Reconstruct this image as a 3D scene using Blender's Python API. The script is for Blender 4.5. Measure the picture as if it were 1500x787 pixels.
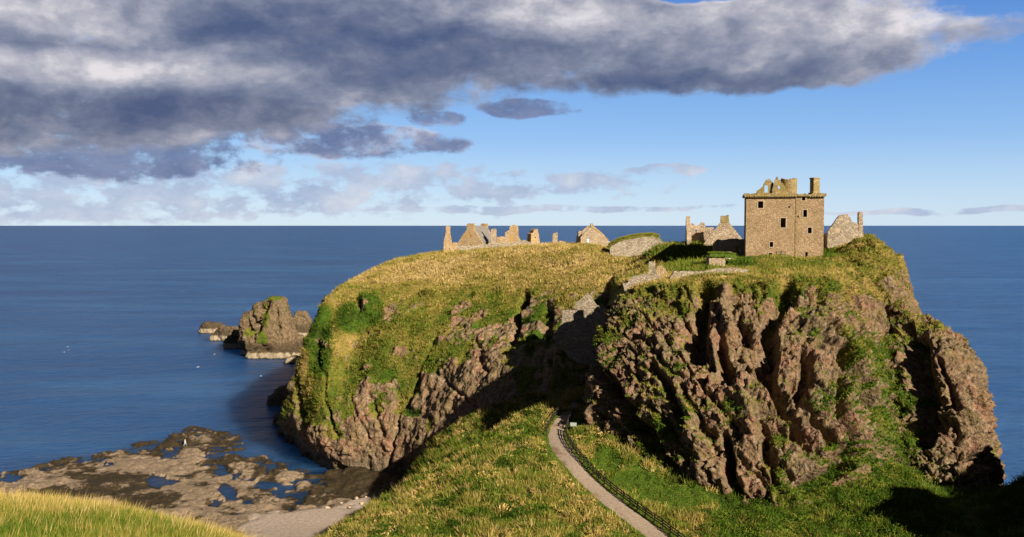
import bpy, math, random
import numpy as np
from mathutils import Vector
from mathutils.geometry import tessellate_polygon

random.seed(7)
RNG = np.random.default_rng(11)
for o in list(bpy.data.objects):
    bpy.data.objects.remove(o)
S = bpy.context.scene
COL = S.collection

# ------------------------------------------------------------------ camera
CAMZ = 56.0
F = 1333.0                       # focal length in photo pixels (1500 wide)
CX, CY, HOR = 750.0, 393.5, 329.5
PITCH = math.atan((CY - HOR) / F)
cd = bpy.data.cameras.new('camera')
cd.sensor_width = 36.0
cd.lens = F / 1500 * 36.0
cd.clip_start = 0.5
cd.clip_end = 200000
cam = bpy.data.objects.new('camera', cd)
cam.location = (0, 0, CAMZ)
cam.rotation_euler = (math.pi / 2 - PITCH, 0, 0)
COL.objects.link(cam)
S.camera = cam

# ------------------------------------------------------------------ light
SUN_AZ = 37.0                    # degrees to the right of straight behind the camera
SUN_EL = 28.0
SUN_W = 5.0
SKY_W = 0.085
EXPOSURE = 0.95
az = math.radians(SUN_AZ); el = math.radians(SUN_EL)
TO_SUN = Vector((math.sin(az) * math.cos(el), -math.cos(az) * math.cos(el), math.sin(el)))
sd = bpy.data.lights.new('sun', 'SUN')
sd.energy = SUN_W
sd.angle = math.radians(0.5)
sd.color = (1.0, 0.87, 0.68)
sun = bpy.data.objects.new('sun', sd)
sun.rotation_euler = TO_SUN.to_track_quat('Z', 'Y').to_euler()
sun.location = (60, -60, 120)
COL.objects.link(sun)
S.view_settings.view_transform = 'Standard'
S.view_settings.look = 'None'
S.view_settings.gamma = 1.0
S.view_settings.exposure = EXPOSURE
S.view_settings.use_curve_mapping = False
S.render.resolution_x = 1024
S.render.resolution_y = 537


# ------------------------------------------------------------------ node helper
class NT:
    def __init__(self, tree):
        self.t = tree
        self.n = tree.nodes
        self.l = tree.links
        self.n.clear()

    def add(self, kind, **kw):
        nd = self.n.new(kind)
        for k, v in kw.items():
            setattr(nd, k, v)
        return nd

    def plug(self, sock, v):
        if v is None:
            return
        if hasattr(v, 'is_output'):
            self.l.new(v, sock)
        else:
            sock.default_value = v

    def m(self, op, a, b=None, c=None, clamp=False):
        nd = self.add('ShaderNodeMath', operation=op, use_clamp=clamp)
        self.plug(nd.inputs[0], a)
        self.plug(nd.inputs[1], b)
        self.plug(nd.inputs[2], c)
        return nd.outputs[0]

    def vm(self, op, a, b=None, scale=None):
        nd = self.add('ShaderNodeVectorMath', operation=op)
        self.plug(nd.inputs[0], a)
        self.plug(nd.inputs[1], b)
        if scale is not None:
            self.plug(nd.inputs['Scale'], scale)
        return nd.outputs[1] if op in ('LENGTH', 'DOT_PRODUCT') else nd.outputs[0]

    def noise(self, vec, scale, detail=4, rough=0.55, dist=0.0, color=False):
        nd = self.add('ShaderNodeTexNoise')
        self.plug(nd.inputs['Vector'], vec)
        nd.inputs['Scale'].default_value = scale
        nd.inputs['Detail'].default_value = detail
        nd.inputs['Roughness'].default_value = rough
        nd.inputs['Distortion'].default_value = dist
        return nd.outputs['Color' if color else 'Fac']

    def voro(self, vec, scale, feature='F1', out='Distance', rnd=1.0):
        nd = self.add('ShaderNodeTexVoronoi', feature=feature)
        self.plug(nd.inputs['Vector'], vec)
        nd.inputs['Scale'].default_value = scale
        nd.inputs['Randomness'].default_value = rnd
        return nd.outputs[out]

    def ss(self, v, a, b):
        nd = self.add('ShaderNodeMapRange', interpolation_type='SMOOTHSTEP')
        self.plug(nd.inputs[0], v)
        nd.inputs[1].default_value = a
        nd.inputs[2].default_value = b
        return nd.outputs[0]

    def ramp(self, v, stops):
        nd = self.add('ShaderNodeValToRGB')
        cr = nd.color_ramp
        while len(cr.elements) < len(stops):
            cr.elements.new(0.5)
        for e, (p, c) in zip(cr.elements, stops):
            e.position = p
            e.color = (c[0], c[1], c[2], 1)
        self.plug(nd.inputs[0], v)
        return nd.outputs[0]

    def mix(self, f, a, b, mode='MIX'):
        nd = self.add('ShaderNodeMix', data_type='RGBA', blend_type=mode)
        self.plug(nd.inputs[0], f)
        for s, v in ((nd.inputs[6], a), (nd.inputs[7], b)):
            if isinstance(v, tuple):
                v = (v[0], v[1], v[2], 1)
            self.plug(s, v)
        return nd.outputs[2]

    def attr(self, name):
        return self.add('ShaderNodeAttribute', attribute_name=name).outputs['Fac']

    def pos(self):
        return self.add('ShaderNodeNewGeometry').outputs['Position']

    def sep(self, v):
        nd = self.add('ShaderNodeSeparateXYZ')
        self.plug(nd.inputs[0], v)
        return nd.outputs

    def comb(self, x, y, z):
        nd = self.add('ShaderNodeCombineXYZ')
        for s, v in zip(nd.inputs, (x, y, z)):
            self.plug(s, v)
        return nd.outputs[0]

    def bump(self, h, strength, dist, normal=None):
        nd = self.add('ShaderNodeBump')
        nd.inputs['Strength'].default_value = strength
        nd.inputs['Distance'].default_value = dist
        self.plug(nd.inputs['Height'], h)
        if normal is not None:
            self.plug(nd.inputs['Normal'], normal)
        return nd.outputs[0]

    def bsdf(self, color, rough=0.9, normal=None, spec=0.2, ior=None):
        nd = self.add('ShaderNodeBsdfPrincipled')
        if isinstance(color, tuple):
            color = (color[0], color[1], color[2], 1)
        self.plug(nd.inputs['Base Color'], color)
        self.plug(nd.inputs['Roughness'], rough)
        nd.inputs['Specular IOR Level'].default_value = spec
        if ior:
            nd.inputs['IOR'].default_value = ior
        if normal is not None:
            self.plug(nd.inputs['Normal'], normal)
        return nd.outputs[0]

    def out(self, sh, kind='ShaderNodeOutputMaterial'):
        o = self.add(kind)
        self.l.new(sh, o.inputs[0])


def material(name):
    m = bpy.data.materials.new(name)
    m.use_nodes = True
    return m, NT(m.node_tree)


# ------------------------------------------------------------------ sky with cloud deck
W = bpy.data.worlds.new('World')
S.world = W
W.use_nodes = True


def build_sky():
    t = NT(W.node_tree)
    sky = t.add('ShaderNodeTexSky', sky_type='NISHITA')
    sky.sun_disc = False
    sky.sun_elevation = el
    sky.sun_rotation = math.atan2(TO_SUN.x, TO_SUN.y)
    sky.altitude = 50
    sky.air_density = 1.0
    sky.dust_density = 0.35
    sky.ozone_density = 2.6
    d = t.add('ShaderNodeTexCoord').outputs['Generated']
    x, y, z = t.sep(d)
    azi = t.m('ARCTAN2', x, y)
    ele = t.m('ARCSINE', z)
    u = t.m('MULTIPLY', azi, F)            # about photo pixels right of centre
    v = t.m('MULTIPLY', ele, F)            # about photo pixels above the horizon
    uv = t.comb(t.m('MULTIPLY', u, 0.0105), t.m('MULTIPLY', v, 0.0175), 0.0)
    wn = t.noise(uv, 0.55, 4, 0.55, color=True)
    w1 = t.vm('SUBTRACT', wn, (0.5, 0.5, 0.5))
    warp = t.vm('SCALE', w1, scale=0.75)
    uvw = t.vm('ADD', uv, warp)
    f1 = t.noise(uvw, 0.62, 9, 0.66)
    f2 = t.noise(t.vm('ADD', uvw, (-0.22, 0.34, 3.1)), 0.62, 5, 0.6)
    f1b = t.noise(t.vm('ADD', uvw, (0.0, 0.0, 3.1)), 0.62, 5, 0.6)
    f3 = t.noise(t.vm('ADD', uv, (7.7, 2.2, 0)), 1.9, 6, 0.6)
    sw = t.sep(w1)
    uu = t.m('ADD', u, t.m('MULTIPLY', sw[0], 110.0))
    vv = t.m('ADD', v, t.m('MULTIPLY', sw[1], 34.0))

    def cloud(cx, cy, rx, ry):
        a = t.m('DIVIDE', t.m('SUBTRACT', uu, cx), rx)
        b = t.m('DIVIDE', t.m('SUBTRACT', vv, cy), ry)
        q = t.m('ADD', t.m('MULTIPLY', a, a), t.m('MULTIPLY', b, b))
        return t.m('SUBTRACT', 1.0, q)

    def joined(lst):
        r = None
        for c in lst:
            k = cloud(c[0] - CX, HOR - c[1], c[2], c[3])
            r = k if r is None else t.m('MAXIMUM', r, k)
        return r
    # (x, y, rx, ry) of each cloud bank, as bearing and height above the horizon
    deck = joined([(330, 55, 720, 135), (760, 66, 600, 88), (1115, 88, 330, 58), (1000, 50, 285, 60),
                   (120, 150, 480, 85), (500, -150, 900, 150), (1250, -200, 450, 90), (-500, 60, 600, 200)])
    low = joined([(200, 190, 380, 40), (70, 232, 400, 40), (560, 212, 150, 26), (632, 178, 56, 15),
                  (770, 160, 90, 15)])
    strk = joined([(380, 272, 620, 34), (620, 264, 300, 20), (150, 296, 560, 32), (560, 210, 150, 24), (760, 306, 330, 6),
                   (980, 252, 55, 9), (480, 215, 130, 20), (1400, 310, 260, 5)])
    # deck
    f0 = t.noise(t.vm('ADD', uvw, (3.3, 1.1, 0)), 0.30, 4, 0.55)
    dd = t.m('ADD', t.m('MINIMUM', deck, 0.6), t.m('ADD', t.m('MULTIPLY', t.m('SUBTRACT', f1, 0.50), 1.75), t.m('MULTIPLY', t.m('SUBTRACT', f0, 0.5), 1.1)))
    gaps = joined([(200, -8, 110, 22), (1065, 2, 150, 20), (560, 0, 60, 10), (1515, 30, 70, 80)])
    dd = t.m('SUBTRACT', dd, t.m('MULTIPLY', t.m('MAXIMUM', gaps, 0.0), 1.3))
    over = t.m('MAXIMUM', t.ss(v, 420.0, 560.0), t.ss(t.m('ABSOLUTE', azi), 1.0, 1.5))  # unseen dark cover overhead and behind the camera, added to cut fill light
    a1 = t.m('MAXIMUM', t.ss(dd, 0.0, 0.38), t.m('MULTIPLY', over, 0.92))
    ld = t.m('ADD', t.m('MINIMUM', low, 0.5), t.m('ADD', t.m('MULTIPLY', t.m('SUBTRACT', f1, 0.52), 2.4), t.m('MULTIPLY', t.m('SUBTRACT', f3, 0.5), 1.6)))
    a2 = t.ss(ld, 0.0, 0.5)
    sd_ = t.m('ADD', t.m('MINIMUM', strk, 0.45), t.m('MULTIPLY', t.m('SUBTRACT', f3, 0.51), 3.4))
    a3 = t.m('MULTIPLY', t.ss(sd_, -0.02, 0.55), 0.78)
    # billow lighting: density here against density towards the sun
    lit = t.m('ADD', t.m('MULTIPLY', t.m('SUBTRACT', f1b, f2), 1.25), t.m('MULTIPLY', t.m('SUBTRACT', f3, 0.5), 0.50))
    blob = joined([(60, 50, 300, 60), (1200, 50, 380, 70), (820, 30, 150, 45), (240, 118, 260, 30), (20, 120, 160, 30)])
    dark = joined([(380, 60, 210, 40), (700, 100, 330, 50), (160, 178, 420, 34), (900, 130, 300, 26), (20, 95, 110, 26), (560, 60, 240, 50)])
    lum = t.m('ADD', t.m('ADD', 0.38, lit), t.m('MULTIPLY', t.m('MAXIMUM', blob, 0.0), 0.36))
    lum = t.m('SUBTRACT', lum, t.m('MULTIPLY', t.m('MAXIMUM', dark, 0.0), 0.30))
    thin = t.m('SUBTRACT', 1.0, t.ss(dd, 0.1, 0.8))
    lum = t.m('ADD', lum, t.m('ADD', t.m('MULTIPLY', thin, 0.20), t.m('MULTIPLY', t.m('SUBTRACT', f0, 0.5), -0.5)))
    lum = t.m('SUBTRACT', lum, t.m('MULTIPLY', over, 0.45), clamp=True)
    ccol = t.ramp(lum, [(0.0, (0.078, 0.108, 0.215)), (0.25, (0.145, 0.170, 0.265)), (0.48, (0.245, 0.268, 0.360)),
                        (0.74, (0.45, 0.45, 0.515)), (1.0, (0.80, 0.76, 0.78))])
    lcol = t.ramp(t.m('ADD', t.m('ADD', 0.30, t.m('MULTIPLY', lit, 1.2)), t.m('MULTIPLY', t.m('MAXIMUM', blob, 0.0), 0.3), clamp=True),
                  [(0.0, (0.095, 0.145, 0.30)), (0.4, (0.20, 0.24, 0.40)), (1.0, (0.68, 0.63, 0.66))])
    scol = t.ramp(t.m('ADD', 0.5, lit, clamp=True), [(0.12, (0.25, 0.33, 0.56)), (0.5, (0.46, 0.52, 0.68)), (0.9, (0.82, 0.79, 0.82))])
    # clear air: pale at the sea horizon, deep blue above
    gain = 1.0 / SKY_W / (2 ** EXPOSURE)

    def scaled(c):
        return t.vm('SCALE', c, scale=gain)
    grad = t.ramp(t.m('MULTIPLY', v, 1.0 / 1000.0),
                  [(0.0, (0.60, 0.76, 0.92)), (0.05, (0.45, 0.65, 0.90)), (0.12, (0.245, 0.47, 0.85)), (0.22, (0.125, 0.325, 0.76)), (0.34, (0.050, 0.185, 0.60)), (0.75, (0.020, 0.075, 0.32)), (1.0, (0.015, 0.055, 0.24))])
    clear = t.mix(0.85, sky.outputs[0], scaled(grad))
    c = t.mix(a3, clear, scaled(scol))
    c = t.mix(t.m('MULTIPLY', a2, 0.90), c, scaled(lcol))
    c = t.mix(t.m('MULTIPLY', a1, 0.96), c, scaled(ccol))
    c = t.mix(t.m('MULTIPLY', over, 0.92), c, scaled(t.ramp(f1, [(0.3, (0.030, 0.038, 0.062)), (0.7, (0.075, 0.080, 0.105))])))  # added cover kept near black so shaded faces stay dark
    bg = t.add('ShaderNodeBackground')
    bg.inputs['Strength'].default_value = SKY_W
    t.l.new(c, bg.inputs['Color'])
    t.out(bg.outputs[0], 'ShaderNodeOutputWorld')


build_sky()


# ------------------------------------------------------------------ picture <-> place
def ray(px, py):
    px = np.asarray(px, float); py = np.asarray(py, float)
    a = (px - CX) / F
    b = (CY - py) / F
    sp, cp = math.sin(PITCH), math.cos(PITCH)
    return np.stack([a, cp + b * sp, -sp + b * cp], -1)


CAM = np.array([0, 0, CAMZ])


def P(px, py, D):
    r = ray(px, py)
    t = np.asarray(D, float) / r[..., 1]
    return CAM + r * t[..., None]


def PZ(px, py, z=0.0):
    r = ray(px, py)
    t = (z - CAMZ) / r[..., 2]
    return CAM + r * np.asarray(t)[..., None]


def proj(V):
    q = V - CAM
    sp, cp = math.sin(PITCH), math.cos(PITCH)
    fwd = q[..., 1] * cp - q[..., 2] * sp
    up = q[..., 1] * sp + q[..., 2] * cp
    fwd = np.maximum(fwd, 1e-3)
    return CX + F * q[..., 0] / fwd, CY - F * up / fwd


# ------------------------------------------------------------------ numpy noise
def _h(i, j, k, s):
    n = (i * 374761393 + j * 668265263 + k * 2147483647 + s * 974711) & 0xffffffff
    n = ((n ^ (n >> 13)) * 1274126177) & 0xffffffff
    n = n ^ (n >> 16)
    return (n & 0xffff) / 65535.0


def vnoise(p, s=0):
    p = np.asarray(p, float)
    i = np.floor(p).astype(np.int64)
    f = p - i
    f = f * f * f * (f * (f * 6 - 15) + 10)
    x, y, z = i[..., 0], i[..., 1], i[..., 2]
    fx, fy, fz = f[..., 0], f[..., 1], f[..., 2]
    r = 0
    for dx in (0, 1):
        wx = fx if dx else 1 - fx
        for dy in (0, 1):
            wy = fy if dy else 1 - fy
            for dz in (0, 1):
                wz = fz if dz else 1 - fz
                r = r + _h(x + dx, y + dy, z + dz, s) * wx * wy * wz
    return r * 2 - 1


def fbm(p, sc, oct=4, gain=0.5, s=0):
    a, r, t = 1.0, 0, 0
    q = np.asarray(p, float) * sc
    for o in range(oct):
        r = r + a * vnoise(q + 17.3 * o, s + o)
        t += a
        a *= gain
        q = q * 2.03
    return r / t


def ridged(p, sc, oct=3, gain=0.5, s=0):
    a, r, t = 1.0, 0, 0
    q = np.asarray(p, float) * sc
    for o in range(oct):
        r = r + a * (1 - 2 * np.abs(vnoise(q + 9.1 * o, s + o)))
        t += a
        a *= gain
        q = q * 2.1
    return r / t


def cells(p, sc, s=0):
    """Worley F1 (0..1) and a random value per cell"""
    q = np.asarray(p, float) * sc
    i = np.floor(q).astype(np.int64)
    best = np.full(q.shape[:-1], 9.0)
    idv = np.zeros(q.shape[:-1])
    for dx in (-1, 0, 1):
        for dy in (-1, 0, 1):
            for dz in (-1, 0, 1):
                c = i + np.array([dx, dy, dz])
                h = [_h(c[..., 0], c[..., 1], c[..., 2], s + k) for k in range(3)]
                d = sum((c[..., k] + h[k] - q[..., k]) ** 2 for k in range(3))
                m = d < best
                best = np.where(m, d, best)
                idv = np.where(m, _h(c[..., 0], c[..., 1], c[..., 2], s + 5), idv)
    return np.sqrt(best), idv


def sst(x, a, b):
    t = np.clip((x - a) / (b - a), 0, 1)
    return t * t * (3 - 2 * t)


# ------------------------------------------------------------------ mesh + object helpers
def mesh_np(name, V, faces, mat=None, attrs=None, smooth=False):
    """faces: (n,3) or (n,4) int array, or list of index tuples"""
    V = np.asarray(V, np.float32).reshape(-1, 3)
    me = bpy.data.meshes.new(name)
    if isinstance(faces, np.ndarray):
        nf, k = faces.shape
        me.vertices.add(len(V))
        me.vertices.foreach_set('co', V.ravel())
        me.loops.add(nf * k)
        me.loops.foreach_set('vertex_index', faces.astype(np.int32).ravel())
        me.polygons.add(nf)
        me.polygons.foreach_set('loop_start', np.arange(0, nf * k, k, dtype=np.int32))
        me.update(calc_edges=True)
    else:
        me.from_pydata([tuple(map(float, v)) for v in V], [], faces)
        me.update()
    if attrs:
        for an, av in attrs.items():
            a = me.attributes.new(an, 'FLOAT', 'POINT')
            a.data.foreach_set('value', np.asarray(av, np.float32).ravel())
    if smooth:
        me.polygons.foreach_set('use_smooth', np.ones(len(me.polygons), bool))
    if mat:
        me.materials.append(mat)
    return me


def link(name, me, parent=None, loc=None, rz=0.0):
    o = bpy.data.objects.new(name, me)
    if loc is not None:
        o.location = tuple(map(float, loc))
    o.rotation_euler = (0, 0, rz)
    COL.objects.link(o)
    if parent:
        o.parent = parent
    return o


def tag(o, label=None, cat=None, group=None, kind=None):
    if label: o['label'] = label
    if cat: o['category'] = cat
    if group: o['group'] = group
    if kind: o['kind'] = kind
    return o


def thing(name, label, cat, loc, rz=0.0, group=None):
    return tag(link(name, None, None, loc, rz), label, cat, group)


def copy_tree(o, parent=None):
    c = o.copy()
    COL.objects.link(c)
    if parent:
        c.parent = parent
    for ch in list(o.children):
        copy_tree(ch, c)
    return c


class MB:
    def __init__(self):
        self.v = []; self.f = []

    def add(self, vs, fs):
        b = len(self.v)
        self.v += [tuple(map(float, q)) for q in vs]
        self.f += [tuple(b + i for i in q) for q in fs]
        return self

    def box(self, x0, x1, y0, y1, z0, z1, jit=0.0):
        vs = [(x, y, z) for z in (z0, z1) for y in (y0, y1) for x in (x0, x1)]
        if jit:
            vs = [tuple(c + random.uniform(-jit, jit) for c in q) for q in vs]
        return self.add(vs, [(0, 2, 3, 1), (4, 5, 7, 6), (0, 1, 5, 4), (2, 6, 7, 3), (0, 4, 6, 2), (1, 3, 7, 5)])

    def bar(self, a, b, w, h=None):
        a = Vector(a); b = Vector(b); h = h or w
        d = (b - a).normalized()
        s = d.cross(Vector((0, 0, 1)))
        if s.length < 1e-3: s = Vector((1, 0, 0))
        s.normalize()
        u = s.cross(d)
        vs = []
        for c in (a, b):
            for i, j in ((-1, -1), (1, -1), (1, 1), (-1, 1)):
                vs.append(c + s * i * w / 2 + u * j * h / 2)
        return self.add(vs, [(0, 1, 2, 3), (7, 6, 5, 4), (0, 4, 5, 1), (1, 5, 6, 2), (2, 6, 7, 3), (3, 7, 4, 0)])

    def build(self, name, mat, parent=None, loc=None, rz=0.0):
        return link(name, mesh_np(name, self.v, self.f, mat), parent, loc, rz)


def grid_faces(nr, nc):
    i = np.arange((nr - 1) * nc).reshape(nr - 1, nc)[:, :-1]
    return np.stack([i, i + 1, i + nc + 1, i + nc], -1).reshape(-1, 4)


def grid_normals(G):
    du = np.gradient(G, axis=1)
    dv = np.gradient(G, axis=0)
    n = np.cross(du, dv)
    n /= np.maximum(np.linalg.norm(n, axis=-1, keepdims=True), 1e-9)
    return n


def catmull(C, t, axis):
    C = np.moveaxis(C, axis, 0)
    n = C.shape[0]
    i = np.clip(np.floor(t).astype(int), 0, n - 2)
    f = (t - i).reshape((-1,) + (1,) * (C.ndim - 1))
    p0 = C[np.maximum(i - 1, 0)]; p1 = C[i]; p2 = C[i + 1]; p3 = C[np.minimum(i + 2, n - 1)]
    m1 = (p2 - p0) * 0.42; m2 = (p3 - p1) * 0.42
    f2 = f * f; f3 = f2 * f
    r = (2 * f3 - 3 * f2 + 1) * p1 + (f3 - 2 * f2 + f) * m1 + (-2 * f3 + 3 * f2) * p2 + (f3 - f2) * m2
    return np.moveaxis(r, 0, axis)


def params(C, axis, res, mult=None):
    C = np.moveaxis(C, axis, 0)
    out = []
    for s in range(C.shape[0] - 1):
        ln = np.linalg.norm(C[s + 1] - C[s], axis=-1)
        ln = np.percentile(ln, 75)
        r = res * (mult[s] if mult else 1)
        k = max(2, int(math.ceil(ln / r)))
        out += list(s + np.arange(k) / k)
    out.append(C.shape[0] - 1)
    return np.array(out)


def rbf(pts):
    pts = np.asarray(pts, float)
    xy = pts[:, :2]; z = pts[:, 2]
    n = len(xy)

    def phi(r2):
        return 0.5 * r2 * np.log(r2 + 1e-9)
    d2 = ((xy[:, None] - xy[None]) ** 2).sum(-1)
    A = np.zeros((n + 3, n + 3))
    A[:n, :n] = phi(d2) + np.eye(n) * 4.0
    A[:n, n] = 1; A[:n, n + 1:] = xy
    A[n, :n] = 1; A[n + 1:, :n] = xy.T
    w = np.linalg.solve(A, np.concatenate([z, np.zeros(3)]))

    def f(q):
        q = np.asarray(q, float)
        sh = q.shape[:-1]
        q = q.reshape(-1, 2)
        out = np.empty(len(q))
        for s in range(0, len(q), 60000):
            b = q[s:s + 60000]
            d = ((b[:, None] - xy[None]) ** 2).sum(-1)
            out[s:s + 60000] = phi(d) @ w[:n] + w[n] + b @ w[n + 1:]
        return out.reshape(sh)
    return f


def poly_sd(q, poly):
    """signed distance to polygon in plan, positive inside"""
    q = np.asarray(q, float); poly = np.asarray(poly, float)
    sh = q.shape[:-1]
    q = q.reshape(-1, 2)
    best = np.full(len(q), 1e18)
    ins = np.zeros(len(q), bool)
    n = len(poly)
    for i in range(n):
        a = poly[i]; b = poly[(i + 1) % n]
        ab = b - a
        t = np.clip(((q - a) @ ab) / (ab @ ab), 0, 1)
        d = ((q - (a + t[:, None] * ab)) ** 2).sum(-1)
        best = np.minimum(best, d)
        c = ((a[1] > q[:, 1]) != (b[1] > q[:, 1]))
        xx = (b[0] - a[0]) * (q[:, 1] - a[1]) / (b[1] - a[1] + 1e-12) + a[0]
        ins ^= c & (q[:, 0] < xx)
    return (np.where(ins, 1, -1) * np.sqrt(best)).reshape(sh)


def seg_w(px, py, line, w):
    """0..1 closeness to a polyline in bearing space"""
    best = np.full(px.shape, 1e9)
    for (x0, y0), (x1, y1) in zip(line[:-1], line[1:]):
        dx, dy = x1 - x0, y1 - y0
        t = np.clip(((px - x0) * dx + (py - y0) * dy) / (dx * dx + dy * dy), 0, 1)
        best = np.minimum(best, np.hypot(px - x0 - t * dx, py - y0 - t * dy))
    return np.clip(1 - best / w, 0, 1)


def ell(px, py, lst):
    r = np.full(px.shape, -1.0)
    for cx, cy, rx, ry in lst:
        r = np.maximum(r, 1 - ((px - cx) / rx) ** 2 - ((py - cy) / ry) ** 2)
    return r


# ------------------------------------------------------------------ materials
GRASS_STOPS = [(0.0, (0.035, 0.060, 0.010)), (0.22, (0.064, 0.128, 0.012)), (0.42, (0.138, 0.155, 0.024)),
               (0.60, (0.245, 0.205, 0.045)), (0.80, (0.37, 0.265, 0.090)), (1.0, (0.48, 0.36, 0.16))]


def mat_grass():
    m, t = material('grass_blades')
    dry = t.attr('dry'); tint = t.attr('tint')
    c = t.ramp(dry, GRASS_STOPS)
    c = t.vm('SCALE', c, scale=t.m('ADD', 0.62, t.m('MULTIPLY', tint, 0.72)))
    g = t.add('ShaderNodeNewGeometry')
    n = t.vm('NORMALIZE', t.vm('ADD', t.vm('SCALE', g.outputs['Normal'], scale=0.55), (0.12, -0.22, 0.5)))
    d = t.add('ShaderNodeBsdfDiffuse')
    t.l.new(c, d.inputs[0]); t.l.new(n, d.inputs['Normal'])
    tr = t.add('ShaderNodeBsdfTranslucent')
    t.l.new(c, tr.inputs[0])
    mx = t.add('ShaderNodeMixShader')
    mx.inputs[0].default_value = 0.18
    t.l.new(d.outputs[0], mx.inputs[1]); t.l.new(tr.outputs[0], mx.inputs[2])
    t.out(mx.outputs[0])
    return m


def rock_color(t, p, pink=0.5, bright=1.0, lichen=0.4):
    n1 = t.noise(p, 0.16, 4, 0.6)
    n2 = t.noise(p, 1.1, 5, 0.65)
    n3 = t.noise(p, 3.4, 3, 0.6)
    cid = t.voro(p, 2.6, out='Color')
    base = t.ramp(n2, [(0.28, (0.058, 0.042, 0.026)), (0.45, (0.142, 0.101, 0.060)), (0.58, (0.212, 0.150, 0.090)),
                       (0.75, (0.30, 0.215, 0.150))])
    pk = t.ramp(n2, [(0.28, (0.082, 0.042, 0.027)), (0.5, (0.235, 0.124, 0.080)), (0.75, (0.335, 0.195, 0.135))])
    c = t.mix(t.m('MULTIPLY', t.ss(n1, 0.44, 0.62), pink), base, pk)
    clast = t.m('MULTIPLY', t.ss(t.sep(cid)[0], 0.74, 0.92), 0.45)
    c = t.mix(clast, c, (0.34, 0.27, 0.20))
    dk = t.m('MULTIPLY', t.ss(t.sep(cid)[1], 0.80, 0.95), 0.6)
    c = t.mix(dk, c, (0.075, 0.055, 0.045))
    li = t.m('MULTIPLY', t.ss(t.noise(p, 0.42, 5, 0.7), 0.47, 0.66), lichen)
    c = t.mix(li, c, (0.165, 0.135, 0.050))
    c = t.vm('SCALE', c, scale=t.m('MULTIPLY', t.m('ADD', 0.72, t.m('MULTIPLY', n3, 0.56)), bright))
    return c, n2, n3


def mat_terrain(name, pink=0.5, lichen=0.4, tide=False, bright=1.0, bumpd=0.45):
    m, t = material(name)
    p = t.pos()
    c, n2, n3 = rock_color(t, p, pink, bright, lichen)
    if tide == 'bands':
        z = t.m('ADD', t.sep(p)[2], t.m('MULTIPLY', t.m('SUBTRACT', n2, 0.5), 2.2))
        c = t.mix(t.m('MULTIPLY', t.m('SUBTRACT', 1.0, t.ss(z, 5.0, 7.5)), 0.8), c, (0.055, 0.042, 0.026))
        c = t.mix(t.m('MULTIPLY', t.m('SUBTRACT', 1.0, t.ss(z, 2.2, 2.9)), 0.9), c, (0.33, 0.27, 0.19))
        c = t.mix(t.m('SUBTRACT', 1.0, t.ss(z, 0.2, 0.6)), c, (0.04, 0.032, 0.02))
    elif tide:
        z = t.sep(p)[2]
        zz = t.m('ADD', z, t.m('MULTIPLY', t.m('SUBTRACT', n2, 0.5), 5.0))
        c = t.mix(t.m('MULTIPLY', t.m('SUBTRACT', 1.0, t.ss(zz, 2.5, 7.0)), 0.75), c, (0.135, 0.108, 0.075))
    veg = t.attr('veg'); dry = t.attr('dry')
    g1 = t.noise(p, 0.9, 5, 0.68)
    g2 = t.noise(p, 4.0, 3, 0.6)
    dv = t.m('ADD', dry, t.m('MULTIPLY', t.m('SUBTRACT', g1, 0.5), 0.55), clamp=True)
    gc = t.ramp(dv, GRASS_STOPS)
    gc = t.vm('SCALE', gc, scale=t.m('ADD', 0.22, t.m('MULTIPLY', g2, 0.95)))
    vm = t.ss(t.m('ADD', veg, t.m('MULTIPLY', t.m('SUBTRACT', t.noise(p, 1.6, 5, 0.7), 0.5), 0.9)), 0.42, 0.58)
    col = t.mix(vm, c, gc)
    vb = t.voro(p, 1.5)
    vb2 = t.voro(p, 3.6)
    h = t.m('ADD', t.m('MULTIPLY', n2, 1.1), t.m('ADD', t.m('MULTIPLY', n3, 0.30),
            t.m('SUBTRACT', 0.0, t.m('ADD', t.m('MULTIPLY', vb, 0.45), t.m('MULTIPLY', vb2, 0.22)))))
    nb = t.bump(h, 0.9, bumpd)
    t.out(t.bsdf(col, 0.95, nb, 0.1))
    return m


def mat_stone(name, tones, lichen=0.3, lich_col=(0.42, 0.25, 0.035), scale=2.4, mortar=(0.34, 0.27, 0.20)):
    m, t = material(name)
    p = t.pos()
    q = t.vm('MULTIPLY', p, (1.0, 1.0, 1.55))
    cid = t.sep(t.voro(q, scale, out='Color'))
    edge = t.voro(q, scale, 'DISTANCE_TO_EDGE')
    n1 = t.noise(p, 0.35, 4, 0.6)
    n2 = t.noise(p, 5.0, 4, 0.6)
    c = t.ramp(t.m('ADD', t.m('MULTIPLY', cid[0], 0.50), t.m('MULTIPLY', n1, 0.75)),
               [(0.15, tones[0]), (0.45, tones[1]), (0.68, tones[2]), (0.95, tones[3])])
    c = t.mix(t.m('MULTIPLY', t.ss(cid[1], 0.82, 0.95), 0.42), c, (0.13, 0.09, 0.07))
    c = t.mix(t.m('SUBTRACT', 0.75, t.ss(edge, 0.02, 0.10), clamp=True), c, mortar)
    z = t.sep(p)[2]
    lf = t.m('MULTIPLY', t.ss(t.noise(p, 0.5, 5, 0.7), 0.62 - 0.3 * lichen, 0.80 - 0.3 * lichen), min(1.0, 0.35 + lichen * 0.6))
    c = t.mix(lf, c, lich_col)
    c = t.vm('SCALE', c, scale=t.m('ADD', 0.7, t.m('MULTIPLY', n2, 0.6)))
    h = t.m('ADD', t.m('MULTIPLY', t.ss(edge, 0.0, 0.18), 0.6), t.m('ADD', t.m('MULTIPLY', cid[2], 0.5), t.m('MULTIPLY', n2, 0.5)))
    t.out(t.bsdf(c, 0.95, t.bump(h, 0.8, 0.16), 0.1))
    return m


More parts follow.
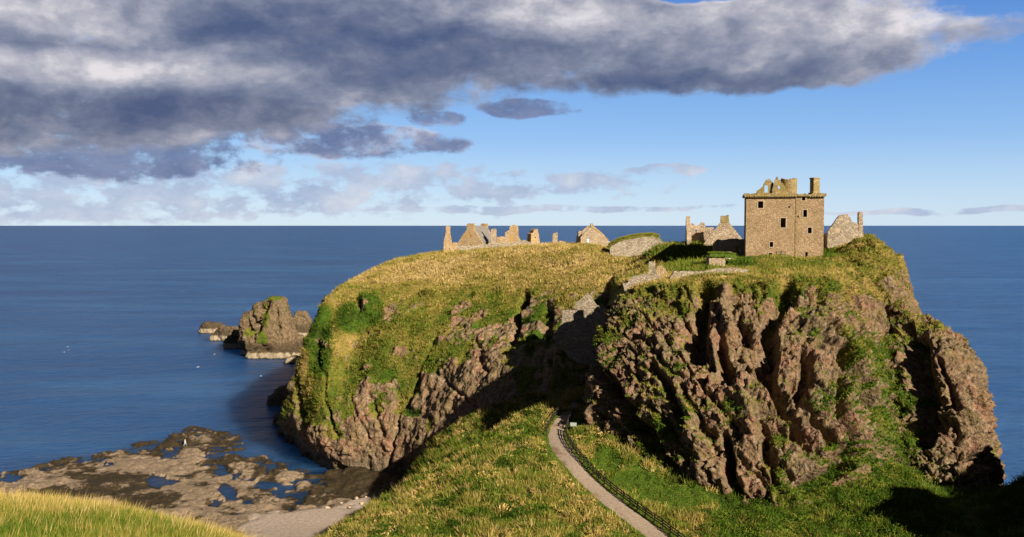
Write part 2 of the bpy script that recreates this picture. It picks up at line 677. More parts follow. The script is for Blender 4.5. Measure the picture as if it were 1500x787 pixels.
def mat_plain(name, col, rough=0.7, var=0.25, sc=3.0, spec=0.3):
    m, t = material(name)
    p = t.pos()
    n = t.noise(p, sc, 4, 0.6)
    c = t.vm('SCALE', (col[0], col[1], col[2]), scale=t.m('ADD', 1 - var, t.m('MULTIPLY', n, 2 * var)))
    t.out(t.bsdf(c, rough, t.bump(n, 0.3, 0.02), spec))
    return m


def mat_shore():
    m, t = material('shore_rock')
    p = t.pos()
    z = t.sep(p)[2]
    n1 = t.noise(p, 0.25, 5, 0.65)
    n2 = t.noise(p, 1.5, 5, 0.7)
    n3 = t.noise(p, 5.0, 3, 0.6)
    tan = t.ramp(n2, [(0.3, (0.10, 0.074, 0.050)), (0.5, (0.215, 0.160, 0.110)), (0.75, (0.35, 0.27, 0.19))])
    weed = t.ramp(n2, [(0.3, (0.016, 0.012, 0.006)), (0.6, (0.048, 0.034, 0.016)), (0.8, (0.10, 0.072, 0.032))])
    wd = t.attr('weed')
    f = t.ss(t.m('ADD', wd, t.m('MULTIPLY', t.m('SUBTRACT', n2, 0.5), 1.3)), 0.40, 0.60)
    c = t.mix(f, tan, weed)
    c = t.mix(t.m('MULTIPLY', t.attr('moss'), t.ss(n1, 0.45, 0.6)), c, (0.16, 0.125, 0.025))
    sand = t.ramp(n2, [(0.3, (0.30, 0.235, 0.19)), (0.7, (0.46, 0.375, 0.315))])
    c = t.mix(t.ss(t.m('ADD', t.attr('sand'), t.m('MULTIPLY', t.m('SUBTRACT', n2, 0.5), 0.8)), 0.4, 0.6), c, sand)
    c = t.vm('SCALE', c, scale=t.m('ADD', 0.75, t.m('MULTIPLY', n3, 0.5)))
    wetness = t.ss(z, 0.35, 0.05)
    h = t.m('ADD', n2, t.m('MULTIPLY', n3, 0.4))
    t.out(t.bsdf(c, t.m('SUBTRACT', 0.9, t.m('MULTIPLY', f, 0.25)), t.bump(h, 0.9, 0.35), 0.25))
    return m


def mat_sea():
    m, t = material('sea_water')
    p = t.pos()
    q = t.vm('MULTIPLY', p, (0.55, 1.0, 1.0))
    x, y, z = t.sep(p)
    rot = t.comb(t.m('ADD', t.m('MULTIPLY', x, 0.42), t.m('MULTIPLY', y, 0.20)),
                 t.m('SUBTRACT', t.m('MULTIPLY', y, 0.92), t.m('MULTIPLY', x, 0.30)), 0.0)
    w1 = t.noise(rot, 0.42, 5, 0.6)
    w2 = t.noise(rot, 0.05, 4, 0.6)
    w3 = t.noise(q, 1.7, 3, 0.6)
    h = t.m('ADD', t.m('MULTIPLY', w1, 1.0), t.m('ADD', t.m('MULTIPLY', w2, 5.0), t.m('MULTIPLY', w3, 0.22)))
    lane = t.noise(t.vm('MULTIPLY', p, (0.25, 1.0, 1.0)), 0.022, 5, 0.65)
    nb = t.bump(h, 1.0, 1.25)
    big = t.noise(t.vm('MULTIPLY', p, (0.35, 1.0, 1.0)), 0.006, 5, 0.6)
    c = t.ramp(t.m('ADD', t.m('MULTIPLY', big, 0.45), t.m('ADD', t.m('MULTIPLY', lane, 0.36), t.m('MULTIPLY', w1, 0.22))),
               [(0.36, (0.006, 0.042, 0.155)), (0.50, (0.016, 0.074, 0.225)), (0.64, (0.042, 0.125, 0.300))])
    rg = t.m('ADD', 0.22, t.m('MULTIPLY', big, 0.24))
    t.out(t.bsdf(c, rg, nb, 0.5, 1.333))
    b = next(n for n in t.n if n.type == 'BSDF_PRINCIPLED')     # light spreads far through clear water
    b.subsurface_method = 'BURLEY'
    b.inputs['Subsurface Weight'].default_value = 1.0
    b.inputs['Subsurface Radius'].default_value = (0.5, 0.8, 1.0)
    b.inputs['Subsurface Scale'].default_value = 30.0
    return m


M_GRASS = mat_grass()
M_HEAD = mat_terrain('headland_rock_and_turf', 0.85, 0.50, True, 1.02)
M_CLIFF = mat_terrain('conglomerate_cliff', 0.75, 0.62, False, 0.88, 0.5)
M_TURF = mat_terrain('rough_turf', 0.3, 0.4)
M_STACK = mat_terrain('sea_stack_rock', 0.15, 0.5, 'bands', 0.80)
M_SHORE = mat_shore()
M_SEA = mat_sea()
M_KEEP = mat_stone('keep_masonry', [(0.22, 0.152, 0.085), (0.325, 0.230, 0.130), (0.39, 0.272, 0.165), (0.48, 0.36, 0.22)],
                   0.26, (0.25, 0.185, 0.070), 3.1, (0.33, 0.245, 0.155))
M_KEEPTOP = mat_stone('lichened_masonry', [(0.16, 0.12, 0.05), (0.25, 0.19, 0.08), (0.32, 0.24, 0.10), (0.42, 0.33, 0.19)],
                      0.55, (0.27, 0.21, 0.055), 2.6)
M_RUIN = mat_stone('rubble_masonry', [(0.20, 0.15, 0.105), (0.31, 0.235, 0.165), (0.39, 0.305, 0.215), (0.50, 0.41, 0.30)],
                   0.20, (0.36, 0.235, 0.055), 2.2, (0.38, 0.31, 0.23))
M_ORANGE = mat_stone('orange_lichened_masonry', [(0.24, 0.16, 0.09), (0.36, 0.25, 0.13), (0.43, 0.31, 0.18), (0.50, 0.40, 0.28)],
                     0.48, (0.44, 0.265, 0.040), 2.2)
M_PALE = mat_stone('pale_rubble', [(0.21, 0.172, 0.13), (0.32, 0.265, 0.20), (0.42, 0.36, 0.275), (0.56, 0.49, 0.40)], 0.2,
                   (0.26, 0.19, 0.06), 3.0, (0.19, 0.155, 0.11))
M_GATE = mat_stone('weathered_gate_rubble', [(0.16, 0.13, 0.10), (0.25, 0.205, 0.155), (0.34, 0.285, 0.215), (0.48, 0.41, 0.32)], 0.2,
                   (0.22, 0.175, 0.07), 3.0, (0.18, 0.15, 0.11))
M_DRESS = mat_plain('dressed_stone', (0.40, 0.31, 0.22), 0.9, 0.2, 2.0, 0.1)
M_SLATE = mat_plain('grey_slate', (0.19, 0.175, 0.165), 0.7, 0.45, 1.3, 0.3)
M_WOOD = mat_plain('weathered_dark_timber', (0.018, 0.015, 0.012), 0.7, 0.3, 4.0)
M_STEP = mat_plain('step_stone', (0.26, 0.20, 0.16), 0.9, 0.3, 3.0, 0.1)
M_GLASS = mat_plain('window_glass', (0.55, 0.60, 0.68), 0.15, 0.05, 1.0, 0.6)
M_SIGN = mat_plain('sign_board', (0.30, 0.36, 0.33), 0.6, 0.15, 3.0)
M_WHITE = mat_plain('white_feathers', (0.82, 0.82, 0.80), 0.8, 0.05)
M_GREYF = mat_plain('grey_feathers', (0.42, 0.44, 0.46), 0.8, 0.1)
M_JACKET = mat_plain('cream_jacket', (0.66, 0.60, 0.50), 0.9, 0.1)
M_JEANS = mat_plain('pale_blue_trousers', (0.52, 0.57, 0.68), 0.9, 0.1)
M_SKIN = mat_plain('skin', (0.52, 0.33, 0.25), 0.7, 0.05)
M_HAIR = mat_plain('brown_hair', (0.10, 0.06, 0.04), 0.8, 0.1)


def mat_path():
    m, t = material('gravel_path')
    p = t.pos()
    n1 = t.noise(p, 0.22, 4, 0.6); n2 = t.noise(p, 3.5, 5, 0.7)
    c = t.ramp(n2, [(0.3, (0.215, 0.165, 0.125)), (0.55, (0.335, 0.265, 0.205)), (0.8, (0.43, 0.35, 0.28))])
    c = t.mix(t.m('MULTIPLY', t.ss(n1, 0.56, 0.66), 0.7), c, (0.15, 0.085, 0.06))
    t.out(t.bsdf(c, 0.95, t.bump(n2, 0.7, 0.06), 0.1))
    return m


M_PATH = mat_path()

# ------------------------------------------------------------------ grass writer
class Tufts:
    """many separate blades gathered into one mesh of ground cover"""
    def __init__(self):
        self.V = []; self.A = []; self.B = []

    def scatter(self, G, N, weight, n, h, w, blades, dry, tintv=(0, 1), lean=0.5, spread=0.35, dirn=(0, 0, 0), seed=1, hvar=0.5, near=1.0, hmod=None):
        r = np.random.default_rng(seed)
        q00 = G[:-1, :-1]; q10 = G[1:, :-1]; q01 = G[:-1, 1:]; q11 = G[1:, 1:]
        area = np.linalg.norm(np.cross(q01 - q00, q10 - q00), axis=-1)
        cen = (q00 + q11) / 2
        d = np.linalg.norm(cen - CAM, axis=-1)
        nn = N[:-1, :-1]
        face = ((CAM - cen) * nn).sum(-1) / d
        px, py = proj(cen)
        vis = (px > -60) & (px < 1560) & (py < 850) & (face > -0.25)
        wt = area * weight[:-1, :-1] * vis * d ** (-near)
        wt = wt.ravel(); s = wt.sum()
        if s <= 0: return
        idx = r.choice(len(wt), n, p=wt / s)
        a = r.random(n)[:, None]; b = r.random(n)[:, None]
        f = lambda X: X.reshape(-1, X.shape[-1])[idx]
        p = f(q00) * (1 - a) * (1 - b) + f(q01) * a * (1 - b) + f(q10) * (1 - a) * b + f(q11) * a * b
        nrm = f(nn)
        dr = dry[:-1, :-1].ravel()[idx] + r.normal(0, 0.13, n)
        tn = r.uniform(tintv[0], tintv[1], n)
        up = nrm * 0.45 + np.array([0, 0, 0.75]) + np.array(dirn)
        sz = h * (1 - hvar + 2 * hvar * r.random(n))
        if hmod is not None:
            sz = sz * hmod[:-1, :-1].ravel()[idx]
        for k in range(blades):
            an = r.random(n) * 6.283
            off = np.stack([np.cos(an), np.sin(an), np.zeros(n)], -1)
            rad = spread * sz * np.sqrt(r.random(n))
            bp = p + off * rad[:, None] - nrm * 0.05
            bd = up + off * (lean * r.random(n))[:, None] + r.normal(0, 0.18, (n, 3))
            bd /= np.linalg.norm(bd, axis=-1, keepdims=True)
            L = sz * (0.6 + 0.6 * r.random(n))
            sa = r.random(n) * 6.283
            sv = np.stack([np.cos(sa), np.sin(sa), np.zeros(n)], -1) * (w * (0.6 + 0.8 * r.random(n)))[:, None] / 2
            tip = bp + bd * L[:, None]
            self.V.append(np.stack([bp - sv, bp + sv, tip], 1))
            dk = np.clip(dr + r.normal(0, 0.06, n), 0, 1)
            self.A.append(np.repeat(dk, 3)); self.B.append(np.repeat(np.clip(tn + r.normal(0, 0.12, n), 0, 1), 3))

    def leaves(self, pts, rad, n, size, dry, tint, seed=3, flat=0.7):
        """leaf clumps: n small leaves through the volume of each bush"""
        r = np.random.default_rng(seed)
        m = len(pts)
        for k in range(n):
            v = r.normal(0, 1, (m, 3)); v /= np.linalg.norm(v, axis=-1, keepdims=True)
            v[:, 2] = np.abs(v[:, 2]) * flat
            c = pts + v * (rad * (0.35 + 0.65 * r.random(m) ** 0.5))[:, None]
            a = r.normal(0, 1, (m, 3)); a /= np.linalg.norm(a, axis=-1, keepdims=True)
            b = np.cross(a, r.normal(0, 1, (m, 3))); b /= np.maximum(np.linalg.norm(b, axis=-1, keepdims=True), 1e-6)
            s = (size * (0.6 + 0.8 * r.random(m)))[:, None]
            self.V.append(np.stack([c - a * s * 0.5, c + b * s * 0.45, c + a * s * 0.6], 1))
            self.A.append(np.repeat(np.clip(dry + r.normal(0, 0.07, m), 0, 1), 3))
            self.B.append(np.repeat(np.clip(tint + r.normal(0, 0.15, m), 0, 1), 3))

    def build(self, name, label, cat):
        V = np.concatenate([v.reshape(-1, 3) for v in self.V])
        fc = np.arange(len(V)).reshape(-1, 3)
        me = mesh_np(name, V, fc, M_GRASS, {'dry': np.concatenate(self.A), 'tint': np.concatenate(self.B)})
        return tag(link(name, me), label, cat, None, 'stuff')


# ------------------------------------------------------------------ sea
def build_sea():
    xs = np.concatenate([-np.geomspace(60000, 300, 14), np.linspace(-280, 280, 15), np.geomspace(300, 60000, 14)])
    ys = np.concatenate([[-2000, -300, 0], np.linspace(60, 600, 20), np.geomspace(640, 60000, 18)])
    X, Y = np.meshgrid(xs, ys)
    G = np.stack([X, Y, np.zeros_like(X)], -1)
    me = mesh_np('sea', G, grid_faces(*X.shape), M_SEA)
    tag(link('sea', me), 'blue open sea reaching to the horizon', 'sea', None, 'structure')


build_sea()


# ------------------------------------------------------------------ left headland (grass crown over a rock face)
def build_headland():
    cols = [
        # back-left, turned away
        [(432, 606, 266), (438, 580, 260), (452, 545, 256), (470, 505, 256), (484, 470, 258), (500, 438, 264), (530, 407, 284), (575, 384, 312), (600, 380, 335), (590, 400, 365)],
        [(415, 634, 246), (417, 610, 222), (429, 568, 221), (446, 512, 222), (465, 470, 226), (484, 440, 231), (512, 414, 251), (540, 402, 285), (580, 385, 330), (570, 400, 360)],
        [(434, 656, 229), (439, 622, 213.5), (450, 578, 213.5), (465, 530, 216), (480, 482, 221), (498, 446, 229), (528, 413, 248), (566, 386, 272), (600, 382, 330), (600, 400, 360)],
        [(458, 674, 217), (462, 640, 206.5), (469, 590, 207), (480, 540, 211), (496, 490, 217), (517, 448, 225), (552, 411, 246), (592, 380, 272), (640, 376, 330), (640, 400, 360)],
        [(488, 693, 206), (494, 655, 202), (500, 600, 204.5), (512, 545, 212), (530, 490, 218), (554, 448, 223), (588, 410, 241), (630, 375, 266), (690, 371, 330), (690, 400, 360)],
        [(540, 703, 200), (545, 655, 200), (550, 600, 202), (558, 545, 207), (574, 492, 213), (598, 448, 220), (630, 410, 238), (668, 371, 262), (720, 371, 330), (720, 400, 360)],
        [(598, 705, 197), (600, 650, 195), (604, 600, 198), (614, 545, 203), (630, 492, 210), (652, 448, 218), (678, 408, 235), (712, 367, 258), (760, 371, 330), (760, 400, 360)],
        [(655, 700, 190), (655, 640, 189), (660, 590, 191), (668, 540, 196), (682, 492, 205), (704, 446, 215), (728, 404, 231), (762, 363, 255), (810, 371, 330), (810, 400, 360)],
        [(720, 690, 181), (715, 630, 181), (718, 580, 184), (724, 532, 190), (736, 486, 200), (756, 440, 212), (780, 400, 227), (818, 360.5, 250), (860, 371, 330), (860, 400, 360)],
        [(785, 670, 172), (780, 610, 173), (782, 560, 177), (788, 515, 184), (798, 474, 195), (816, 432, 207), (838, 395, 221), (872, 360, 245), (920, 371, 330), (920, 400, 360)],
        [(845, 660, 164), (842, 600, 166), (845, 550, 171), (850, 508, 178), (858, 468, 188), (870, 430, 199), (888, 400, 212), (915, 376, 235), (960, 371, 330), (960, 400, 360)],
        [(905, 650, 168), (905, 600, 170), (905, 550, 175), (908, 508, 182), (912, 468, 191), (920, 432, 199), (935, 405, 208), (958, 382, 226), (1000, 371, 330), (1000, 400, 360)],
    ]
    C = np.array([[P(*c) for c in col] for col in cols])          # (col,row,3)
    C = np.moveaxis(C, 0, 1)                                       # (row,col,3)
    base = C[0].copy(); base[:, 2] = -4; base[:, 1] -= 2
    C = np.concatenate([base[None], C], 0)
    tu = params(C, 1, 0.34, [2.2, 1.2] + [1] * 9)
    tv = params(C, 0, 0.34, [2, 1, 1, 1, 1, 1, 1, 1.1, 8, 8])
    G = catmull(catmull(C, tv, 0), tu, 1)
    N = grid_normals(G)
    px, py = proj(G)
    rowp = np.broadcast_to(tv[:, None], G.shape[:2])
    # turf: top slope, thinning down the face
    vegline = np.interp(px[0], [0, 420, 470, 520, 560, 600, 640, 680, 720, 760, 850, 1000],
                        [600, 630, 630, 600, 575, 545, 515, 492, 510, 570, 640, 640])
    vf = (vegline[None] - py) / 60.0
    nz = N[..., 2]
    low = fbm(G, 0.06, 4, 0.55, 5)
    mid = fbm(G, 0.30, 4, 0.6, 9)
    veg = 0.5 + 0.30 * np.clip(vf, -1.5, 1.5) - 0.08 + 0.80 * low + 1.15 * mid
    veg += 0.5 * np.clip(ell(px, py, [(610, 603, 18, 10), (550, 600, 14, 16), (470, 600, 36, 26), (520, 640, 20, 22), (530, 480, 70, 60), (480, 560, 40, 70), (510, 640, 30, 30), (560, 530, 40, 40),
                                      (455, 560, 22, 50), (640, 520, 60, 30), (600, 480, 70, 40)]), 0, 1)
    veg -= 0.9 * np.clip(ell(px, py, [(630, 431, 18, 10), (660, 570, 80, 44), (570, 645, 44, 46), (700, 545, 40, 30)]), 0, 1)
    veg = np.where(rowp > 6.2, 1.2, veg)
    rock = 1 - sst(veg, 0.35, 0.75)
    dip = np.stack([G[..., 0] * 0.75 + G[..., 2] * 0.35, G[..., 1] * 0.6, G[..., 2] * 0.28 - G[..., 0] * 0.12], -1)
    disp = 1.5 * fbm(G, 0.045, 3, 0.5, 21)
    disp += (0.40 + 0.20 * rock) * ridged(G, 0.10, 3, 0.5, 33)
    slab = np.stack([G[..., 0] * 0.8 - G[..., 2] * 0.6, (G[..., 0] * 0.6 + G[..., 2] * 0.8) * 0.35, G[..., 1] * 0.8], -1)
    disp += (0.25 + 0.75 * rock) * (0.7 * ridged(slab, 0.11, 3, 0.5, 34) + 0.30 * ridged(slab, 0.5, 3, 0.6, 35))
    disp += (0.12 + 0.22 * rock) * ridged(G, 0.6, 4, 0.6, 41)
    disp += 0.22 * fbm(G, 0.5, 4, 0.6, 47)
    wq = G + 0.9 * fbm(G, 0.35, 3, 0.55, 48)[..., None]
    cc, ii = cells(np.stack([wq[..., 0] * 0.8 + wq[..., 2] * 0.35, wq[..., 1], wq[..., 2] * 0.45 - wq[..., 0] * 0.2], -1), 0.33, 49)
    disp += rock * (0.55 * (ii - 0.5) + 0.25 * (0.6 - cc)) * (1 + 2.0 * sst(px, 500, 450))
    cc, ii = cells(wq, 0.8, 51)
    disp += (0.2 + 0.8 * rock) * (0.55 * (ii - 0.5) + 0.25 * (0.6 - cc))
    steep = sst(py, 395, 440) * (rowp < 7.3)
    disp *= 0.25 + 0.75 * steep
    carves = [([(772, 428), (758, 470), (753, 505)], 7, 4.5), ([(466, 500), (478, 580), (494, 640)], 4, 1.8), ([(436, 560), (446, 620), (470, 668)], 6, 1.6),
              ([(640, 490), (612, 560), (585, 610), (574, 690)], 4, 1.3), ([(548, 580), (562, 640)], 4, 1.0),
              ([(524, 436), (526, 452)], 8, 2.4), ([(700, 500), (712, 550)], 5, 1.2), ([(640, 545), (700, 600)], 3, 0.8),
              ([(805, 455), (800, 500)], 10, 2.5), ([(516, 580), (540, 640)], 3, 0.9), ([(660, 455), (690, 430)], 5, 0.9), ([(575, 560), (600, 590)], 4, 0.9)]
    jx = px + 9 * fbm(G, 0.25, 3, 0.6, 61); jy = py + 6 * fbm(G, 0.25, 3, 0.6, 71)
    for ln, w, dep in carves:
        disp -= dep * seg_w(jx, jy, ln, w) ** 0.8
    # outcrop on the turf
    oc = np.clip(ell(jx, jy, [(630, 431, 17, 9)]), 0, 1)
    disp += 1.6 * oc
    G2 = G + N * disp[..., None]
    # undercut dark band and skirt at sea level
    N2 = grid_normals(G2)
    veg = veg + 0.35 * (N2[..., 2] - 0.35) - 0.8 * sst(G2[..., 2], 9, 5)
    dry = 0.48 + 0.34 * fbm(G, 0.05, 4, 0.55, 81) + 0.30 * fbm(G, 0.22, 3, 0.6, 83)
    dry += 0.20 * sst(py, 470, 395) - 0.02 * sst(py, 430, 500) + 0.10 * sst(px, 640, 800) * sst(py, 450, 400)
    dry -= 0.8 * np.clip(ell(jx, jy, [(540, 455, 26, 26), (610, 603, 16, 10), (470, 500, 24, 60), (520, 470, 30, 24)]), 0, 0.5)
    me = mesh_np('headland', G2, grid_faces(*G.shape[:2]), M_HEAD, {'veg': np.clip(veg, 0, 1.2), 'dry': np.clip(dry, 0, 1)}, False)
    tag(link('headland', me), 'grass crowned rocky headland falling to the sea on the left', 'headland', None, 'structure')
    T = Tufts()
    wt = sst(veg, 0.5, 0.8)
    T.scatter(G2, N2, wt * (rowp < 8.6), 62000, 0.56, 0.18, 6, dry, lean=0.9, spread=0.5, dirn=(0.15, -0.25, -0.15), seed=5, near=0.4, hmod=0.6 + 0.9 * sst(fbm(G, 0.4, 3, 0.6, 84), -0.2, 0.4))
    T.build('grass', 'dry straw and green grass covering the crown of the left headland', 'grass')


build_headland()


# ------------------------------------------------------------------ right cliff under the keep
def build_cliff():
    cols = [
        [(985, 640, 172), (985, 600, 174), (985, 560, 177), (985, 510, 179), (985, 470, 181), (985, 440, 184), (985, 418, 187), (990, 408, 189), (995, 400, 192), (1000, 390, 200)],
        [(905, 640, 156), (906, 605, 158), (910, 565, 161), (918, 520, 165), (930, 472, 169), (948, 440, 173), (962, 420, 177), (968, 410, 182), (975, 402, 188), (985, 394, 200)],
        [(866, 620, 142), (868, 600, 143), (872, 560, 145), (884, 515, 147), (900, 470, 151), (914, 440, 155), (926, 421, 159), (938, 412, 165), (955, 404, 174), (965, 397, 188)],
        [(900, 650, 134), (901, 618, 135), (905, 570, 137), (914, 520, 141), (926, 470, 146), (938, 436, 150), (948, 416, 154), (960, 408, 160), (975, 400, 170), (990, 394, 185)],
        [(955, 690, 126), (956, 650, 127), (960, 590, 130), (966, 530, 135), (974, 475, 141), (984, 436, 147), (990, 412, 151), (1000, 406, 156), (1010, 397, 166), (1020, 390, 182)],
        [(1010, 722, 120), (1011, 675, 121), (1014, 600, 126), (1020, 530, 132), (1026, 475, 138), (1034, 436, 144), (1038, 410, 149), (1044, 405, 153), (1050, 396, 163), (1056, 387, 180)],
        [(1065, 748, 115), (1066, 690, 117), (1068, 610, 122), (1074, 535, 129), (1080, 478, 136), (1086, 436, 142), (1090, 409, 147), (1093, 404, 151), (1095, 393, 163), (1098, 384, 178)],
        [(1130, 760, 112), (1132, 700, 115), (1136, 615, 120), (1140, 540, 127), (1144, 478, 135), (1150, 436, 141), (1154, 407, 146), (1155, 402, 151), (1155, 390, 163), (1155, 378, 178)],
        [(1200, 760, 112), (1202, 700, 115), (1205, 615, 120), (1208, 540, 127), (1212, 478, 135), (1216, 436, 141), (1220, 405, 146), (1220, 400, 151), (1220, 388, 162), (1218, 375, 177)],
        [(1270, 752, 114), (1270, 695, 117), (1266, 610, 123), (1264, 540, 130), (1262, 484, 138), (1258, 446, 145), (1252, 420, 149), (1252, 402, 155), (1252, 382, 164), (1250, 358, 178)],
        [(1328, 738, 119), (1322, 680, 123), (1314, 610, 129), (1308, 548, 135), (1304, 496, 143), (1300, 462, 150), (1292, 432, 155), (1290, 402, 159), (1286, 376, 166), (1276, 352, 177)],
        [(1374, 726, 119), (1368, 665, 122), (1362, 605, 126), (1358, 552, 130), (1354, 506, 135), (1350, 480, 139), (1347, 469, 144), (1325, 438, 159), (1312, 395, 167), (1294, 361, 177)],
        [(1410, 718, 118), (1410, 655, 121), (1406, 598, 124), (1398, 548, 128), (1388, 508, 133), (1380, 486, 138), (1372, 473, 143), (1341, 452, 163), (1325, 408, 170), (1304, 371, 179)],
        [(1440, 708, 121), (1438, 645, 124), (1432, 592, 127), (1422, 546, 131), (1410, 510, 136), (1400, 489, 141), (1388, 478, 146), (1347, 463, 168), (1331, 424, 174), (1312, 382, 183)],
        [(1462, 694, 129), (1458, 640, 131), (1453, 590, 133), (1446, 545, 137), (1432, 510, 141), (1417, 491, 146), (1398, 484, 151), (1346, 470, 174), (1328, 435, 182), (1310, 394, 192)],
        [(1456, 690, 146), (1448, 640, 147), (1440, 592, 148), (1430, 550, 150), (1416, 520, 153), (1404, 500, 157), (1388, 492, 161), (1338, 490, 184), (1320, 450, 192), (1300, 410, 205)],
        [(1420, 690, 172), (1412, 640, 172), (1404, 595, 173), (1395, 555, 174), (1384, 528, 176), (1370, 512, 178), (1354, 508, 180), (1320, 500, 196), (1305, 470, 205), (1290, 430, 220)],
    ]
    C = np.array([[P(*c) for c in col] for col in cols])
    C = np.moveaxis(C, 0, 1)
    base = C[0].copy(); base[:, 2] = np.minimum(base[:, 2] - 12, 4); base[-5:, 2] = -4; base[:, 1] -= 0.5
    back = C[-1].copy(); back[:, 1] += 12; back[:, 2] -= 4.0
    C = np.concatenate([base[None], C, back[None]], 0)
    tu = params(C, 1, 0.17, [5, 3] + [1] * 12 + [2, 6])
    tv = params(C, 0, 0.17, [4, 1, 1, 1, 1, 1, 1, 1.2, 1.4, 2, 6])
    G = catmull(catmull(C, tv, 0), tu, 1)
    N = grid_normals(G)
    px, py = proj(G)
    rowp = np.broadcast_to(tv[:, None], G.shape[:2])
    topw = sst(rowp, 6.3, 7.1)                                     # turf shelf
    bluff = topw * sst(px, 1225, 1262)
    # joints dipping down to the right
    a = G[..., 0] * 0.60 - G[..., 2] * 0.80
    b = G[..., 0] * 0.80 + G[..., 2] * 0.60
    dip = np.stack([a * 0.30, b, G[..., 1] * 0.7], -1)
    vert = np.stack([G[..., 0], G[..., 1], G[..., 2] * 0.30], -1)
    rockw = 1 - topw + bluff * 0.7
    disp = 1.6 * fbm(G, 0.055, 3, 0.5, 101)
    r1 = ridged(dip, 0.20, 4, 0.6, 111)
    r2 = ridged(vert, 0.15, 3, 0.55, 117)
    disp += rockw * (0.65 * r1 + 0.25 * r2)
    wq = G + 1.1 * np.stack([fbm(G, 0.4, 3, 0.6, 118), fbm(G, 0.4, 3, 0.6, 119), fbm(G, 0.4, 3, 0.6, 120)], -1)
    wa = wq[..., 0] * 0.60 - wq[..., 2] * 0.80
    wb = wq[..., 0] * 0.80 + wq[..., 2] * 0.60
    wd = np.stack([wa * 0.45, wb, wq[..., 1]], -1)
    c1, id1 = cells(wd, 0.27, 3)
    disp += rockw * (0.9 * (id1 - 0.5) + 0.3 * (0.6 - c1))
    c2, id2 = cells(wd, 0.62, 9)
    disp += (0.1 + 0.9 * rockw) * (0.65 * (id2 - 0.5) + 0.28 * (0.6 - c2))
    c3, id3 = cells(wq, 1.25, 19)
    disp += (0.12 + 0.88 * rockw) * (0.55 * (id3 - 0.5) + 0.28 * (0.6 - c3))
    c4, id4 = cells(wq, 2.2, 23)
    disp += (0.1 + 0.9 * rockw) * (0.28 * (id4 - 0.5) + 0.16 * (0.6 - c4))
    disp += rockw * 0.45 * ridged(dip, 0.75, 3, 0.6, 127)
    crk = np.stack([wa * 0.22, wb, wq[..., 1] * 0.6], -1)
    disp -= rockw * 1.1 * sst(1 - 2 * np.abs(vnoise(crk * 0.16, 128)), 0.72, 0.98)
    disp -= rockw * 1.2 * sst(1 - 2 * np.abs(vnoise(crk * 0.42, 129)), 0.66, 0.96)
    disp += (0.3 + 0.7 * rockw) * (0.20 * ridged(G, 1.0, 4, 0.6, 131) + 0.14 * fbm(G, 2.4, 2, 0.6, 137))
    jx = px + 12 * fbm(G, 0.22, 3, 0.6, 141); jy = py + 10 * fbm(G, 0.22, 3, 0.6, 147)
    carves = [([(1030, 425), (1026, 470), (1022, 528)], 19, 4.2), ([(1058, 505), (1064, 560)], 11, 3.5), ([(1086, 455), (1096, 500)], 6, 1.2),
              ([(1150, 425), (1132, 470), (1118, 545)], 20, 3.7), ([(1182, 522), (1180, 562)], 12, 3.2), ([(1105, 530), (1150, 590), (1165, 640)], 13, 3.5),
              ([(958, 540), (978, 575), (1000, 620)], 9, 2.4), ([(898, 560), (920, 600), (945, 640)], 14, 3.2), ([(1060, 640), (1070, 700), (1078, 750)], 11, 4.5),
              ([(1340, 488), (1348, 530), (1354, 590), (1354, 640)], 22, 3.6), ([(1240, 424), (1254, 444)], 8, 3.0), ([(1165, 560), (1190, 600), (1215, 650)], 12, 3.0),
              ([(1262, 650), (1220, 690), (1180, 720)], 18, 3.5), ([(880, 520), (896, 580)], 9, 2.0), ([(1120, 640), (1140, 720)], 10, 2.6),
              ([(1220, 470), (1260, 540), (1280, 590)], 13, 4.0), ([(1236, 520), (1240, 600), (1262, 650)], 12, 3.5), ([(1000, 570), (1040, 640)], 8, 2.0), ([(940, 640), (1000, 700)], 9, 2.0),
              ([(1415, 610), (1425, 660)], 8, 1.5), ([(1380, 540), (1400, 600)], 7, 1.2), ([(1265, 420), (1300, 470)], 8, 2.0), ([(1290, 395), (1320, 440)], 9, 1.6)]
    for ln, w, dep in carves:
        disp -= dep * sst(seg_w(jx, jy, ln, w), 0.0, 0.75)
    bulges = [([(1062, 430), (1068, 490)], 16, 1.6), ([(1048, 500), (1050, 560)], 6, 1.6), ([(1085, 560), (1100, 640)], 18, 1.5), ([(1010, 600), (1040, 700)], 16, 1.5)]
    for ln, w, dep in bulges:
        disp += dep * sst(seg_w(jx, jy, ln, w), 0.0, 0.9)
    disp -= 0.35 * rockw
    disp *= 0.22 + 0.78 * np.maximum(1 - topw, bluff)
    edge = np.clip(np.minimum(tu[None] / 2.0, (16 - tu[None]) / 2.0), 0, 1)
    disp *= 0.4 + 0.6 * edge
    G2 = G + N * disp[..., None]
    N2 = grid_normals(G2)
    # smoothed up-facing measure lets plants settle on ledges
    big = fbm(G, 0.10, 4, 0.6, 151); mid = fbm(G, 0.45, 4, 0.6, 153)
    led = N2[..., 2]
    veg = 0.13 + 0.62 * (led - 0.25) + 0.42 * big + 0.55 * mid
    veg += 0.60 * sst(py, 446, 416) * (rowp < 8)
    greens = ell(jx, jy, [(1285, 560, 44, 80), (1320, 610, 44, 70), (1318, 500, 34, 34), (1215, 600, 40, 40), (1240, 660, 60, 40), (1300, 680, 60, 60), (1260, 560, 34, 26), (1330, 500, 30, 26), (1200, 720, 90, 34), (950, 640, 50, 34),
                          (900, 520, 24, 40), (930, 450, 40, 40), (990, 440, 50, 30), (1130, 440, 36, 26), (1140, 660, 18, 50), (1030, 430, 20, 30), (1075, 610, 20, 30),
                          (975, 690, 30, 26), (930, 620, 20, 26), (1010, 620, 20, 30), (1200, 420, 40, 14)])
